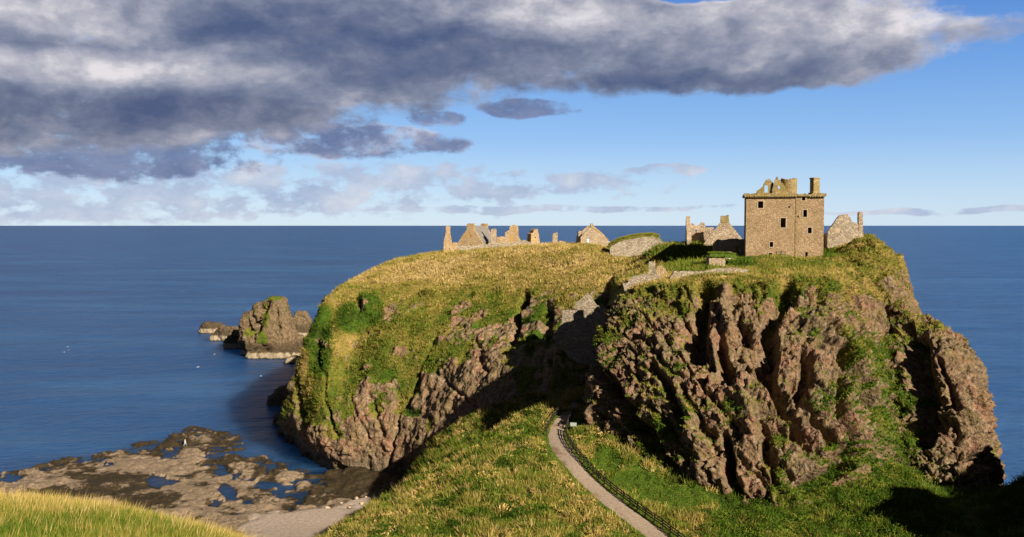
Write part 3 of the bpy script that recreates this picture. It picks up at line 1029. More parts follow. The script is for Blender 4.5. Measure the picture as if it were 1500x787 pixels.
    veg += 0.40 * np.clip(greens * 1.6, 0, 1) * (1 + 2.2 * fbm(G, 0.28, 4, 0.65, 157))
    veg -= 0.8 * np.clip(ell(px, py, [(1410, 610, 60, 90), (1060, 480, 26, 60), (1400, 540, 40, 50)]), 0, 1)
    veg += 1.2 * topw * (1 - bluff) + bluff * (0.75 * sst(py, 420, 372) + 0.15)
    dry = 0.46 + 0.28 * fbm(G, 0.09, 4, 0.6, 161) + 0.34 * fbm(G, 0.5, 3, 0.6, 163)
    dry -= 0.16 * np.clip(greens * 1.5, 0, 1) * sst(py, 470, 520)
    dry += 0.12 * topw
    me = mesh_np('cliff', G2, grid_faces(*G.shape[:2]), M_CLIFF, {'veg': np.clip(veg, 0, 1.2), 'dry': np.clip(dry, 0, 1)}, False)
    tag(link('cliff', me), 'tall pinkish brown conglomerate cliff under the keep with grassy ledges', 'cliff', None, 'structure')
    T = Tufts()
    wt = sst(veg, 0.42, 0.75)
    T.scatter(G2, N2, wt * (rowp < 10), 34000, 0.36, 0.12, 6, dry, lean=0.9, spread=0.5, dirn=(0.1, -0.2, -0.1), seed=15, near=0.4)
    # bushy clumps on the ledges
    gw = np.clip(greens * 1.6, 0, 1) * sst(py, 440, 520) * sst(veg, 0.4, 0.7)
    q = gw[:-1, :-1].ravel() + 1e-12
    r = np.random.default_rng(77)
    idx = r.choice(len(q), 2600, p=q / q.sum())
    pts = G2[:-1, :-1].reshape(-1, 3)[idx]
    T.leaves(pts, r.uniform(0.3, 0.8, len(pts)), 16, np.full(len(pts), 0.22), np.clip(r.normal(0.31, 0.12, len(pts)), 0, 1), r.random(len(pts)) * 0.75, 5)
    T.build('grass', 'grass and green plants on the ledges of the brown cliff', 'grass')


build_cliff()


# ------------------------------------------------------------------ plateau around the ruins
def px_pts(lst):
    return np.array([P(*c) for c in lst])


PLAT = rbf(np.concatenate([px_pts([
    (655, 373, 270), (700, 367, 268), (760, 363, 266), (830, 361, 262), (885, 362, 252), (905, 374, 232), (930, 388, 212), (940, 402, 194), (915, 412, 190), (985, 394, 188),
    (1000, 388, 182), (1032, 388, 172), (960, 372, 222), (965, 361, 210), (1000, 358, 207), (1040, 362, 203), (1075, 380, 186), (1094, 381, 180), (1150, 379, 180), (1206, 381, 179),
    (1125, 372.5, 175), (1178, 380, 174), (1230, 371, 174), (1222, 356, 188), (1250, 353, 184), (1276, 352, 179), (1100, 394, 162), (1200, 391, 161), (1160, 399, 153),
    (1215, 402, 151), (1060, 398, 158), (1040, 402, 153), (1000, 408, 153), (960, 414, 158), (1290, 366, 172), (1265, 375, 170)]),
    np.array([[60, 230, 48], [30, 260, 48.5], [0, 310, 48], [-30, 310, 47], [70, 260, 45], [40, 320, 46.0]])]))


def build_plateau():
    poly = px_pts([(640, 372, 276), (672, 367, 266), (760, 359, 258), (872, 359, 248), (905, 376, 232), (900, 408, 204), (918, 416, 178), (938, 414, 160), (1000, 410, 152),
                   (1092, 408, 149), (1200, 405, 149), (1240, 400, 155), (1262, 380, 166), (1285, 358, 178), (1268, 352, 200)])[:, :2]
    poly = np.concatenate([poly, [[60, 250], [20, 315], [-25, 320]]])
    xs = np.arange(-30, 80, 0.42); ys = np.arange(144, 322, 0.42)
    X, Y = np.meshgrid(xs, ys)
    q = np.stack([X, Y], -1)
    sd_ = poly_sd(q, poly)
    Z = PLAT(q)
    p3 = np.stack([X, Y, Z], -1)
    Z += 0.30 * fbm(p3, 0.16, 4, 0.55, 201) + 0.10 * fbm(p3, 0.9, 3, 0.6, 205)
    Z -= np.where(sd_ < 0, -sd_ * 1.6, 0)
    G = np.stack([X, Y, Z], -1)
    keep = sd_ > -3.0
    fc = grid_faces(*X.shape)
    kf = keep.ravel()[fc].all(1)
    N = grid_normals(G)
    px, py = proj(G)
    dry = 0.50 + 0.30 * fbm(p3, 0.08, 4, 0.6, 211) + 0.30 * fbm(p3, 0.4, 3, 0.6, 213) + 0.16 * sst(px, 1000, 880)
    dry += 0.25 * np.clip(ell(px, py, [(1245, 360, 34, 12), (1170, 399, 60, 5)]), 0, 1)
    dry -= 0.35 * np.clip(ell(px, py, [(1085, 383, 24, 10), (1205, 380, 22, 12)]), 0, 1)
    me = mesh_np('plateau', G, fc[kf], M_TURF, {'veg': np.ones(X.shape), 'dry': np.clip(dry, 0, 1)})
    tag(link('plateau', me), 'turf plateau on top of the headland round the ruins', 'plateau', None, 'structure')
    T = Tufts()
    T.scatter(G, N, (sd_ > -1.0) * (Y < 275) * 1.0, 36000, 0.42, 0.14, 6, dry, lean=0.9, spread=0.5, seed=25, near=1.0, hmod=0.4 + 1.3 * sst(fbm(p3, 0.4, 3, 0.6, 215), -0.1, 0.4))
    bank = np.clip(ell(px, py, [(1000, 372, 62, 15), (1010, 395, 45, 9)]), 0, 1) * (Y < 240)
    T.scatter(G, N, bank, 5000, 1.0, 0.2, 6, dry * 0 + 0.35, lean=0.9, spread=0.6, seed=27)
    T.build('grass', 'rough grass on the plateau around the keep and ruins', 'grass')


build_plateau()

# ------------------------------------------------------------------ neck of land below the cliff, path and lawn
PATH_PX = [(1010, 822, 96), (975, 795, 101), (950, 776, 105), (915, 750, 110), (880, 722, 116.5), (850, 694, 123), (828, 668, 130), (816, 648, 136), (815, 634, 140), (821, 621, 144), (830, 611, 147.5)]
PATH_W = px_pts(PATH_PX)
ISTH = rbf(np.concatenate([PATH_W, px_pts([
    (850, 592, 153), (866, 574, 158),
    (700, 650, 140), (640, 690, 132), (590, 720, 127), (540, 755, 120), (490, 787, 113), (440, 815, 107), (760, 612, 147), (795, 598, 151),
    (700, 720, 118), (800, 720, 117.5), (850, 787, 104), (700, 787, 106), (600, 787, 108.5), (760, 650, 136), (620, 745, 119), (790, 640, 139), (800, 675, 128), (560, 790, 109),
    (650, 645, 173), (620, 680, 173), (603, 700, 171), (720, 604, 171), (680, 622, 172), (760, 590, 169), (620, 660, 180), (800, 585, 165),
    (900, 690, 123.5), (960, 724, 115.5), (1030, 738, 112), (1000, 706, 119.5), (880, 645, 133), (862, 612, 142), (920, 660, 128), (1060, 762, 107), (1200, 782, 103), (1100, 745, 111.5),
    (1200, 742, 111.5), (1260, 712, 114), (1320, 690, 118), (1350, 725, 114), (1385, 765, 105), (1370, 800, 98), (1100, 800, 99.5), (1000, 850, 91), (1250, 830, 94), (1440, 740, 112),
    (1478, 722, 113), (1496, 706, 112), (1520, 690, 110), (1480, 770, 102)]),
    np.array([[-13, 150, 11.5], [-20, 150, 4.0], [-32, 140, 3], [-36, 120, 6], [-40, 105, 9], [-9, 157, 12.5], [-4, 157, 15.5], [-26, 160, 1.0], [-20, 175, 1.5], [-17, 185, 3],
              [68, 130, 14], [80, 130, 12], [66, 145, 3], [85, 150, -3], [75, 90, 27], [90, 95, 36], [95, 70, 44], [85, 60, 42], [105, 110, 34], [40, 75, 25], [0, 80, 21], [-40, 80, 14]])]))


def path_dist(q):
    pts = PATH_W[:, :2]
    best = np.full(q.shape[:-1], 1e9)
    for a, b in zip(pts[:-1], pts[1:]):
        ab = b - a
        t = np.clip(((q - a) * ab).sum(-1) / (ab @ ab), 0, 1)
        best = np.minimum(best, np.linalg.norm(q - a - t[..., None] * ab, axis=-1))
    return best


def isth_noise(q, Z):
    p3 = np.stack([q[..., 0], q[..., 1], Z * 0 + 3.3], -1)
    pd = path_dist(q)
    k = sst(pd, 1.0, 4.5)
    return k * (0.65 * fbm(p3, 0.13, 4, 0.55, 301) + 0.45 * (np.abs(fbm(p3, 0.42, 3, 0.6, 305)) * 2 - 0.5) + 0.25 * fbm(p3, 1.0, 2, 0.6, 307)), pd


def hill(q):
    """unseen shoulder of the mainland out to the right, shaped to shade the lower right"""
    a = np.array([82.0, 92.0]); b = np.array([112.0, 58.0])
    ab = b - a
    t = np.clip(((q - a) * ab).sum(-1) / (ab @ ab), 0, 1)
    d = np.linalg.norm(q - a - t[..., None] * ab, axis=-1)
    h1 = 11.0 * sst(d, 19.0, 3.0)
    a = np.array([66.0, 83.0]); b = np.array([84.0, 60.0])
    ab = b - a
    t = np.clip(((q - a) * ab).sum(-1) / (ab @ ab), 0, 1)
    d = np.linalg.norm(q - a - t[..., None] * ab, axis=-1)
    return h1 + 14.0 * sst(d, 13.0, 3.0)  # second rise, added out of view to throw shade on the nearer ground


def isth_z(q):
    q = np.asarray(q, float)
    Z = ISTH(q)
    return Z + isth_noise(q, Z)[0] + hill(q)


def build_isthmus():
    xs = np.arange(-44, 120, 0.36); ys = np.arange(62, 190, 0.36)
    X, Y = np.meshgrid(xs, ys)
    q = np.stack([X, Y], -1)
    Z = ISTH(q)
    nz, pd = isth_noise(q, Z)
    Z = np.maximum(Z + nz + hill(q), -3.0)
    G = np.stack([X, Y, Z], -1)
    N = grid_normals(G)
    px, py = proj(G)
    lawn = np.clip(ell(px, py, [(985, 728, 75, 17), (930, 705, 46, 18), (890, 675, 26, 22)]) * 2.5, 0, 1)
    verge = sst(pd, 3.4, 1.6)
    dry = 0.40 + 0.40 * fbm(G, 0.16, 4, 0.62, 311) + 0.48 * fbm(G, 0.7, 3, 0.6, 317)
    dry = dry * (1 - lawn) + 0.23 * lawn
    dry = dry * (1 - 0.8 * verge) + 0.30 * 0.8 * verge
    dry = np.where(px > 1050, dry * 0.95 - 0.12, dry)
    strip = (Y > 160) & (px < 770)
    dry = np.where(strip, 0.36 + 0.18 * fbm(G, 0.3, 3, 0.6, 319), dry)
    veg = np.where(Z < 3.2, 0.1, 1.0) + 0 * Z
    me = mesh_np('isthmus', G, grid_faces(*X.shape), M_TURF, {'veg': veg, 'dry': np.clip(dry, 0, 1)})
    tag(link('isthmus', me), 'grassy neck of land with a footpath below the cliff', 'ground', None, 'structure')
    T = Tufts()
    rough = (1 - lawn) * sst(pd, 1.5, 3.2) * (veg > 0.5) * (Y > 88)
    hm = 0.35 + 1.5 * sst(fbm(G, 0.55, 3, 0.6, 351), -0.15, 0.45)
    T.scatter(G, N, rough * (0.4 + hm), 62000, 0.52, 0.10, 8, dry, tintv=(0, 1), hmod=hm, lean=1.2, spread=0.6, seed=35, near=1.3)
    T.scatter(G, N, rough * sst(fbm(G, 0.5, 3, 0.6, 331), 0.05, 0.35) * (px < 1060), 6000, 0.85, 0.10, 10, np.clip(dry * 0 + 0.72, 0, 1), tintv=(0.25, 0.9), lean=1.1, spread=0.4, seed=36, near=1.3)
    T.scatter(G, N, (lawn > 0.3) * (pd > 1.5) * 1.0 + verge * (pd > 1.35), 16000, 0.14, 0.06, 5, dry, tintv=(0.6, 1.0), lean=0.8, spread=0.8, seed=37)
    T.build('grass', 'rough tussocky grass and mown lawn beside the footpath', 'grass')
    # low scrub: nettles, bramble, butterbur in the hollow
    T = Tufts()
    r = np.random.default_rng(91)
    den = np.clip(ell(px, py, [(1180, 765, 150, 50), (1280, 715, 90, 60), (1330, 760, 60, 60), (1475, 740, 40, 50), (1075, 770, 60, 30)]) * 1.6, 0, 1) * (pd > 3.0)
    den2 = 0.5 * sst(fbm(G, 0.22, 3, 0.6, 341), -0.05, 0.2) * (px < 800) * (px > 470) * (pd > 3) * (Z > 8)
    den3 = sst(fbm(G, 0.30, 3, 0.6, 361), -0.1, 0.3) * (px < 900) * (px > 470) * (pd > 2.2) * (Z > 8) * (1 - lawn)
    w = (den3 * (Y > 85)).ravel() + 1e-12
    n = 6000
    pts = G.reshape(-1, 3)[r.choice(len(w), n, p=w / w.sum())] + np.array([0, 0, 0.1])
    T.leaves(pts, r.uniform(0.25, 0.6, n), 16, np.full(n, 0.30), np.clip(0.70 + r.normal(0, 0.13, n), 0, 1), r.random(n), 60, 1.0)
    # leafy bushes standing above the ground cover
    w = (den * (Y > 85)).ravel() + 1e-12
    n = 900
    pts = G.reshape(-1, 3)[r.choice(len(w), n, p=w / w.sum())]
    T.leaves(pts, r.uniform(0.6, 1.5, n), 90, np.full(n, 0.27), np.clip(0.20 + 0.16 * r.normal(0, 1, n), 0, 1), np.clip(0.35 + r.normal(0, 0.3, n), 0, 1), 70, 0.9)
    for dn, n, sd2, d0 in ((den, 9000, 1, 0.15), (den2, 11000, 2, 0.12)):
        w = (dn * (Y > 85)).ravel() + 1e-12
        idx = r.choice(len(w), n, p=w / w.sum())
        pts = G.reshape(-1, 3)[idx] + np.array([0, 0, 0.12])
        n2 = fbm(pts, 0.35, 3, 0.6, 343)
        T.leaves(pts, r.uniform(0.35, 0.75, n) if sd2 == 2 else r.uniform(0.45, 1.15, n), 24, np.full(n, 0.23), np.clip(d0 + 0.50 * n2 + r.normal(0, 0.08, n), 0, 1), np.clip((0.28 if sd2 == 2 else 0.22) + 0.5 * n2 + r.normal(0, 0.26, n), 0, 1), 50 + sd2)
    T.build('scrub', 'low green scrub and weeds in the hollow at the cliff foot', 'scrub')


build_isthmus()


def curve_pts(C, step):
    C = np.asarray(C, float)
    t = params(C[:, None, :], 0, step)
    return catmull(C, t, 0)


def build_path():
    c = curve_pts(PATH_W, 0.6)
    tg = np.gradient(c[:, :2], axis=0)
    tg /= np.linalg.norm(tg, axis=-1, keepdims=True)
    nr = np.stack([tg[:, 1], -tg[:, 0]], -1)
    rows = []
    k = np.linspace(-1, 1, 9)
    n3 = vnoise(np.stack([np.arange(len(c)) * 0.35, c[:, 0] * 0, c[:, 0] * 0], -1), 5)
    for s in k:
        wd = 1.18 + 0.12 * n3
        q = c[:, :2] + nr * (s * wd)[:, None]
        z = isth_z(q) + 0.07 - 0.06 * abs(s) ** 4
        rows.append(np.concatenate([q, z[:, None]], 1))
    G = np.stack(rows, 0)
    me = mesh_np('path', G, grid_faces(*G.shape[:2]), M_PATH)
    tag(link('path', me), 'pale gravel footpath curving down to the cliff foot', 'path', None, 'structure')
    return c, tg, nr


PC, PT, PN = build_path()


# ------------------------------------------------------------------ rocky shore
def build_shore():
    outl = [(-160, 740), (-80, 716), (0, 697), (60, 683), (110, 671), (170, 662), (205, 652), (243, 650), (250, 660), (262, 640), (275, 628), (290, 626), (305, 636), (318, 640), (340, 640), (342, 655), (334, 672),
            (326, 690), (345, 676), (380, 673), (392, 690), (420, 682), (440, 690), (452, 705), (458, 725), (470, 732), (478, 700), (500, 690), (560, 690), (620, 690), (640, 740), (700, 900), (300, 1000), (-300, 900)]
    poly = np.array([PZ(a, b)[:2] for a, b in outl])
    xs = np.arange(-150, -14, 0.42); ys = np.arange(120, 258, 0.42)
    X, Y = np.meshgrid(xs, ys)
    q = np.stack([X, Y], -1)
    sd_ = poly_sd(q, poly)
    p3 = np.stack([X, Y, X * 0], -1)
    wob = 5.0 * fbm(p3, 0.10, 4, 0.6, 401)
    e = sd_ + wob + 3.5 + 3.0 * fbm(p3, 0.35, 3, 0.6, 402)
    px, py = proj(np.stack([X, Y, X * 0], -1))
    jx = px + 34 * fbm(p3, 0.12, 4, 0.65, 403); jy = py + 12 * fbm(p3, 0.12, 4, 0.65, 405)
    Z = -1.6 + 1.72 * sst(e, -4.0, 3.0) + 0.40 * sst(e, 4, 25)
    bed = np.stack([X * 0.6 + Y * 0.25, Y * 0.8 - X * 0.2, X * 0], -1)
    Z += 0.40 * ridged(bed, 0.16, 4, 0.62, 411) + 0.36 * fbm(p3, 0.45, 4, 0.65, 413)
    cc, ii = cells(np.stack([X * 0.7 + Y * 0.2, Y * 0.9, X * 0], -1) + 0.8 * fbm(p3, 0.5, 3, 0.6, 415)[..., None], 0.30, 417)
    Z += 0.50 * (ii - 0.5) + 0.25 * (0.5 - cc)
    pools = [(242, 705, 26, 8), (330, 722, 15, 14), (312, 690, 10, 8), (308, 738, 12, 8), (392, 712, 26, 6), (432, 730, 22, 6), (360, 740, 16, 5), (400, 690, 8, 14),
             (255, 668, 10, 7), (170, 655, 14, 5), (8, 702, 14, 6), (300, 670, 10, 5), (418, 718, 12, 7), (348, 700, 8, 10), (160, 680, 16, 3)]
    Z -= 1.6 * np.clip(ell(jx, jy, pools) + 0.5 * fbm(p3, 0.35, 3, 0.6, 419), 0, 0.5) * 1.6
    # outer fringe is a broken field of weedy boulders
    fr = sst(e, 18, 3)
    Z += fr * 0.95 * ridged(p3, 0.42, 3, 0.6, 421) - 0.30 * fr
    Z += 1.6 * np.clip(ell(px, py, [(535, 705, 70, 26), (580, 700, 60, 30)]), 0, 1) + 0.55 * np.clip(ell(px, py, [(400, 700, 40, 16), (355, 690, 26, 14), (280, 668, 22, 12)]), 0, 1)
    # beach
    bs = np.clip(ell(jx, jy, [(470, 790, 130, 48), (560, 745, 60, 14)]) * 2.2, 0, 1)
    Z = Z * (1 - bs) + bs * (1.2 + 0.03 * (175 - Y))
    Z += sst(Y, 165, 140) * 2.0
    G = np.stack([X, Y, Z], -1)
    weed = 0.26 + 0.34 * fr + 0.30 * fbm(p3, 0.10, 4, 0.6, 431) + 0.55 * fbm(p3, 0.45, 4, 0.65, 433) + 0.25 * sst(Z, 0.5, 0.1)
    weed += 0.75 * np.clip(ell(jx, jy, [(160, 712, 100, 22), (235, 655, 22, 16), (540, 705, 90, 28), (220, 735, 60, 16), (120, 725, 90, 10)]) * 1.4, 0, 0.62)
    weed -= 0.45 * np.clip(ell(jx, jy, [(280, 680, 26, 20), (350, 700, 30, 18), (60, 705, 70, 14), (215, 690, 50, 10), (430, 712, 30, 20)]) * 1.4, 0, 1)
    moss = np.clip(ell(jx, jy, [(590, 690, 40, 14)]) * 2, 0, 1)
    me = mesh_np('rocky_shore', G, grid_faces(*X.shape), M_SHORE, {'weed': np.clip(weed, 0, 1), 'moss': moss, 'sand': bs})
    tag(link('rocky_shore', me), 'flat tidal rock shelf with dark weed, pools and a pale beach', 'shore', None, 'structure')
    # driftline of weed on the beach
    return G


SHORE = build_shore()


# ------------------------------------------------------------------ knoll at the camera's feet
def build_knoll():
    Zf = rbf(np.concatenate([px_pts([(0, 727, 31), (100, 733, 31), (200, 747, 30), (310, 771, 28), (370, 792, 26.5), (0, 787, 25), (150, 787, 25.5), (280, 800, 25), (0, 860, 19), (200, 880, 19), (400, 850, 21)]),
                             np.array([[0, 0, 54.3], [-8, 2, 54.2], [8, 4, 53.5], [0, 12, 50], [10, 20, 42], [-22, 40, 41], [-8, 38, 38], [-40, 34, 44], [-35, 20, 49], [2, 30, 38], [-20, 46, 36]])]))
    xs = np.arange(-42, 14, 0.16); ys = np.arange(-6, 48, 0.16)
    X, Y = np.meshgrid(xs, ys)
    Z = Zf(np.stack([X, Y], -1))
    p3 = np.stack([X, Y, X * 0], -1)
    Z += 0.12 * fbm(p3, 0.5, 4, 0.6, 501)
    Z -= 0.08 * np.maximum(Y - 33, 0) ** 1.6
    Z = np.minimum(Z, 54.3) - 0.22
    G = np.stack([X, Y, Z], -1)
    N = grid_normals(G)
    px, py = proj(G)
    dry = 0.36 + 0.22 * fbm(p3, 0.35, 4, 0.6, 511)
    rim = sst(Y, 25.5, 30)
    lawn = np.clip(ell(px, py, [(160, 765, 130, 14), (40, 775, 60, 20)]) * 1.5, 0, 1)
    dry = dry * (1 - lawn) + 0.26 * lawn + 0.12 * rim + 0.2 * sst(px, 250, 340)
    me = mesh_np('knoll', G, grid_faces(*X.shape), M_TURF, {'veg': np.ones(X.shape), 'dry': np.clip(dry, 0, 1)})
    tag(link('knoll', me), 'near grassy knoll at the lower left corner', 'ground', None, 'structure')
    T = Tufts()
    ar = (Y > 18) * (Y < 36) * (X < -3) * 1.0
    T.scatter(G, N, ar, 26000, 0.26, 0.022, 7, dry, tintv=(0.3, 0.95), lean=0.9, spread=0.6, seed=45, near=0.5)
    T.scatter(G, N, ar * (0.10 + rim) * (1 - 0.7 * lawn), 4500, 0.42, 0.018, 6, dry * 0 + 0.76, tintv=(0.5, 1.0), lean=0.5, spread=0.3, dirn=(0.25, 0, 0), seed=46, near=0.5)
    T.build('grass', 'near grass with pale seed heads at the lower left corner', 'grass')


build_knoll()


# ------------------------------------------------------------------ sea stack, skerries, foot rocks
def rock_loft(levels, D, depth, seed, amp=1.0, res=0.4, zbot=-2.0):
    """levels: (y, left, right) measured on the photograph's bearing at distance D, bottom first"""
    r = []
    for (py, l, rr) in levels:
        a = P(l, py, D); b = P(rr, py, D)
        r.append((a[2], a[0], b[0]))
    r[0] = (zbot, r[0][1], r[0][2])
    zz = np.array([q[0] for q in r]); L = np.array([q[1] for q in r]); R = np.array([q[2] for q in r])
    nz = max(8, int((zz[-1] - zz[0]) / res))
    zt = np.linspace(zz[0], zz[-1], nz)
    Lz = np.interp(zt, zz, L); Rz = np.interp(zt, zz, R)
    cap = np.linspace(1, 0, 6)[1:]
    w0 = (R - L).max()
    na = max(40, int(w0 * 2.6 / res))
    th = np.linspace(0, 2 * np.pi, na)
    rows = []
    ex = 0.75
    for z, l, rg in list(zip(zt, Lz, Rz)) + [(zt[-1] + 0.15 * (1 - c), None, c) for c in cap]:
        if l is None:
            c = rg; cx = (Lz[-1] + Rz[-1]) / 2; hw = (Rz[-1] - Lz[-1]) / 2 * c
        else:
            cx = (l + rg) / 2; hw = (rg - l) / 2
        hd = max(hw * depth, 0.05)
        x = cx + hw * np.sign(np.cos(th)) * np.abs(np.cos(th)) ** ex
        y = D + hd * np.sign(np.sin(th)) * np.abs(np.sin(th)) ** ex
        rows.append(np.stack([x, y, np.full(na, z)], -1))
    G = np.stack(rows, 0)
    N = grid_normals(G)
    e = np.concatenate([np.ones(nz), cap])[:, None]
    dp = np.stack([G[..., 0] * 0.8 + G[..., 2] * 0.3, G[..., 1] * 0.8, G[..., 2] * 0.35], -1)
    wq = G + 0.8 * fbm(G, 0.35, 3, 0.6, seed + 2)[..., None]
    cc, ii = cells(np.stack([wq[..., 0] * 0.9 + wq[..., 2] * 0.3, wq[..., 1], wq[..., 2] * 0.4], -1), 0.28, seed + 3)
    c2, i2 = cells(wq, 0.7, seed + 4)
    d = amp * (1.8 * (ii - 0.5) + 0.8 * (i2 - 0.5) + 0.9 * ridged(dp, 0.22, 3, 0.55, seed) + 0.55 * ridged(G, 0.5, 3, 0.6, seed + 5) + 0.25 * fbm(G, 1.2, 3, 0.6, seed + 9)) * (0.3 + 0.7 * e)
    G[:, -1] = G[:, 0]
    d[:, -1] = d[:, 0]; N[:, -1] = N[:, 0]
    G = G + N * d[..., None]
    return G


def rock_thing(name, label, cat, levels, D, depth, seed, amp=1.0, vegb=0.0, res=0.45, greens=(), mat=None, group=None, cracks=()):
    G = rock_loft(levels, D, depth, seed, amp, res)
    N = grid_normals(G)
    if cracks:
        px, py = proj(G)
        jx = px + 3 * fbm(G, 0.3, 3, 0.6, seed + 31)
        dd = 0
        for ln, w, dep in cracks:
            dd = dd + dep * sst(seg_w(jx, py, ln, w), 0, .8) * (G[..., 1] < D + 1)
        G = G - N * dd[..., None]
        N = grid_normals(G)
    o = G.reshape(-1, 3).mean(0); o[2] = 0
    px, py = proj(G)
    veg = vegb + 0.5 * fbm(G, 0.25, 4, 0.6, seed + 20) + 0.35 * (N[..., 2] - 0.3)
    if greens: veg = veg + np.clip(ell(px, py, greens) * 1.5, 0, 1)
    veg = np.where(G[..., 2] < 6, 0, veg)
    dry = 0.42 + 0.25 * fbm(G, 0.3, 3, 0.6, seed + 22)
    me = mesh_np(name, G - o, grid_faces(*G.shape[:2]), mat or M_STACK, {'veg': np.clip(veg, 0, 1), 'dry': np.clip(dry, 0, 1)})
    return tag(link(name, me, None, o), label, cat, group)


rock_thing('sea_stack', 'tall brown sea stack with a flat slanting top and green streaks', 'sea stack',
           [(530, 358, 442), (515, 358, 440), (500, 355, 436), (485, 353, 432), (470, 357, 426), (460, 362, 422), (451, 372, 420), (444, 384, 418), (440, 394, 417), (438, 400, 415)],
           389, 0.62, 600, 0.9, 0.16, 0.4, [(384, 500, 9, 20), (390, 462, 5, 26), (366, 488, 10, 7), (400, 437, 16, 4)],
           cracks=[([(391, 444), (383, 470), (376, 486)], 6, 3.2), ([(404, 450), (412, 500)], 3, 1.0), ([(362, 470), (372, 490)], 4, 1.5)])
rock_thing('skerry_rock', 'pale flat ledge of rock along the waterline below the tall sea stack', 'rock',
           [(527, 362, 446), (522, 362, 445), (517, 366, 442), (515, 372, 438)], 380, 0.20, 640, 0.8, -0.6, 0.5)
rock_thing('skerry_rock', 'dark low tip of the reef, farthest out to the left of the stack', 'rock',
           [(488, 293, 327), (483, 293, 327), (478, 296, 325), (474, 300, 322)], 470, 0.55, 650, 0.7, -0.2, 0.4)
rock_thing('skerry_rock', 'flat low middle ledge of the reef running left from the stack', 'rock',
           [(500, 310, 366), (492, 311, 364), (485, 315, 358), (480, 320, 350)], 440, 0.40, 655, 0.7, -0.2, 0.4)
rock_thing('skerry_rock', 'green topped low hump between the reef ledge and the sea stack', 'rock',
           [(511, 330, 372), (502, 331, 372), (492, 334, 370), (485, 340, 366)], 412, 0.6, 660, 0.7, 0.25, 0.4)
rock_thing('skerry_rock', 'dark rock standing in the sea behind the right side of the stack', 'rock',
           [(492, 425, 457), (480, 427, 456), (468, 430, 454), (460, 434, 449), (457, 438, 446)], 452, 0.6, 670, 0.7, -0.2, 0.5)
rock_thing('skerry_rock', 'lumpy small rock at the right foot of the sea stack', 'rock',
           [(512, 426, 450), (503, 428, 448), (496, 433, 447), (491, 437, 444)], 398, 0.7, 680, 0.5, -0.2, 0.4)
rock_thing('skerry_rock', 'small low rock in the water in front of the sea stack', 'rock',
           [(537, 414, 444), (531, 416, 444), (526, 424, 442), (523, 432, 440)], 366, 0.4, 690, 0.7, -0.6, 0.4)
rock_thing('foot_rock', 'wedge shaped rock with a mossy top beside the left cliff foot', 'rock',
           [(606, 392, 428), (594, 391, 428), (584, 394, 428), (576, 402, 426), (569, 414, 424)], 281, 0.6, 700, 0.8, 0.25, 0.35, mat=M_HEAD)
rock_thing('foot_rock', 'rounded rock at the left cliff foot just below the wedge shaped rock', 'rock',
           [(632, 404, 434), (622, 403, 434), (612, 405, 434), (604, 410, 432), (598, 418, 430)], 254, 0.6, 710, 0.8, 0.2, 0.3, mat=M_HEAD)


# ------------------------------------------------------------------ masonry
class Plane:
    """vertical plane through P(ax, ay, D) turned by yaw (degrees, clockwise from above = depth axis swings right)"""
    def __init__(self, ax, ay, D, yaw=0.0):
        self.o = P(ax, ay, D)
        y = math.radians(yaw)
        self.dep = np.array([math.sin(y), math.cos(y), 0.0])
        self.rt = np.array([math.cos(y), -math.sin(y), 0.0])
        self.rz = -y

    def hit(self, px, py):
        r = ray(px, py)
        t = ((self.o - CAM) @ self.dep) / (r @ self.dep)
        p = CAM + r * t - self.o
        return np.array([p @ self.rt, p[2]])


def ragged(pts, step=0.5, jit=0.12, zmin=None, seed=0):
    r = random.Random(seed)
    out = []
    n = len(pts)
    for i in range(n):
        a = np.array(pts[i], float); b = np.array(pts[(i + 1) % n], float)
        L = np.linalg.norm(b - a)
        k = max(1, int(L / step))
        for j in range(k):
            p = a + (b - a) * j / k
            if jit and not (zmin is not None and p[1] < zmin + 0.01):
                p = p + np.array([r.uniform(-jit, jit), r.uniform(-jit, jit)])
            out.append(p)
    return out


def extrude(outl, holes, th, y0=0.0):
    """solid wall: outline + holes in (x,z), from depth y0 to y0+th"""
    mb = MB()
    loops = [[Vector((p[0], p[1], 0)) for p in outl]] + [[Vector((p[0], p[1], 0)) for p in h] for h in holes]
    tris = tessellate_polygon(loops)
    flat = [p for lp in loops for p in lp]
    n = len(flat)
    vs = [(p.x, y0, p.y) for p in flat] + [(p.x, y0 + th, p.y) for p in flat]
    fs = []
    for a, b, c in tris:
        fs.append((a, b, c)); fs.append((c + n, b + n, a + n))
    s = 0
    for lp in loops:
        k = len(lp)
        for i in range(k):
            a, b = s + i, s + (i + 1) % k
            fs.append((a, b, b + n, a + n))
        s += k
    mb.add(vs, fs)
    return mb


def fix_normals(o):
    import bmesh
    bm = bmesh.new(); bm.from_mesh(o.data)
    bmesh.ops.recalc_face_normals(bm, faces=bm.faces)
    bm.to_mesh(o.data); bm.free()


def wall(name, mat, pl, outline, th=1.0, holes=(), drop=2.0, parent=None, jit=0.10, step=0.5, seed=0, off=(0, 0, 0), y0=0.0):
    pts = [pl.hit(*p) for p in outline]
    zmin = min(p[1] for p in pts)
    if drop:                                         # foundations run into the ground
        lim = zmin + 0.8
        pts = [np.array([p[0], p[1] - drop]) if p[1] < lim else p for p in pts]
        zmin -= drop
    hs = [[pl.hit(*q) for q in h] for h in holes]
    mb = extrude(ragged(pts, step, jit, zmin + 1.2, seed), hs, th, y0)
    if parent is None:
        o = mb.build(name, mat, None, pl.o, pl.rz)
    else:
        o = mb.build(name, mat, parent)
    fix_normals(o)
    return o


def rect(x0, y0, x1, y1):
    return [(x0, y0), (x1, y0), (x1, y1), (x0, y1)]


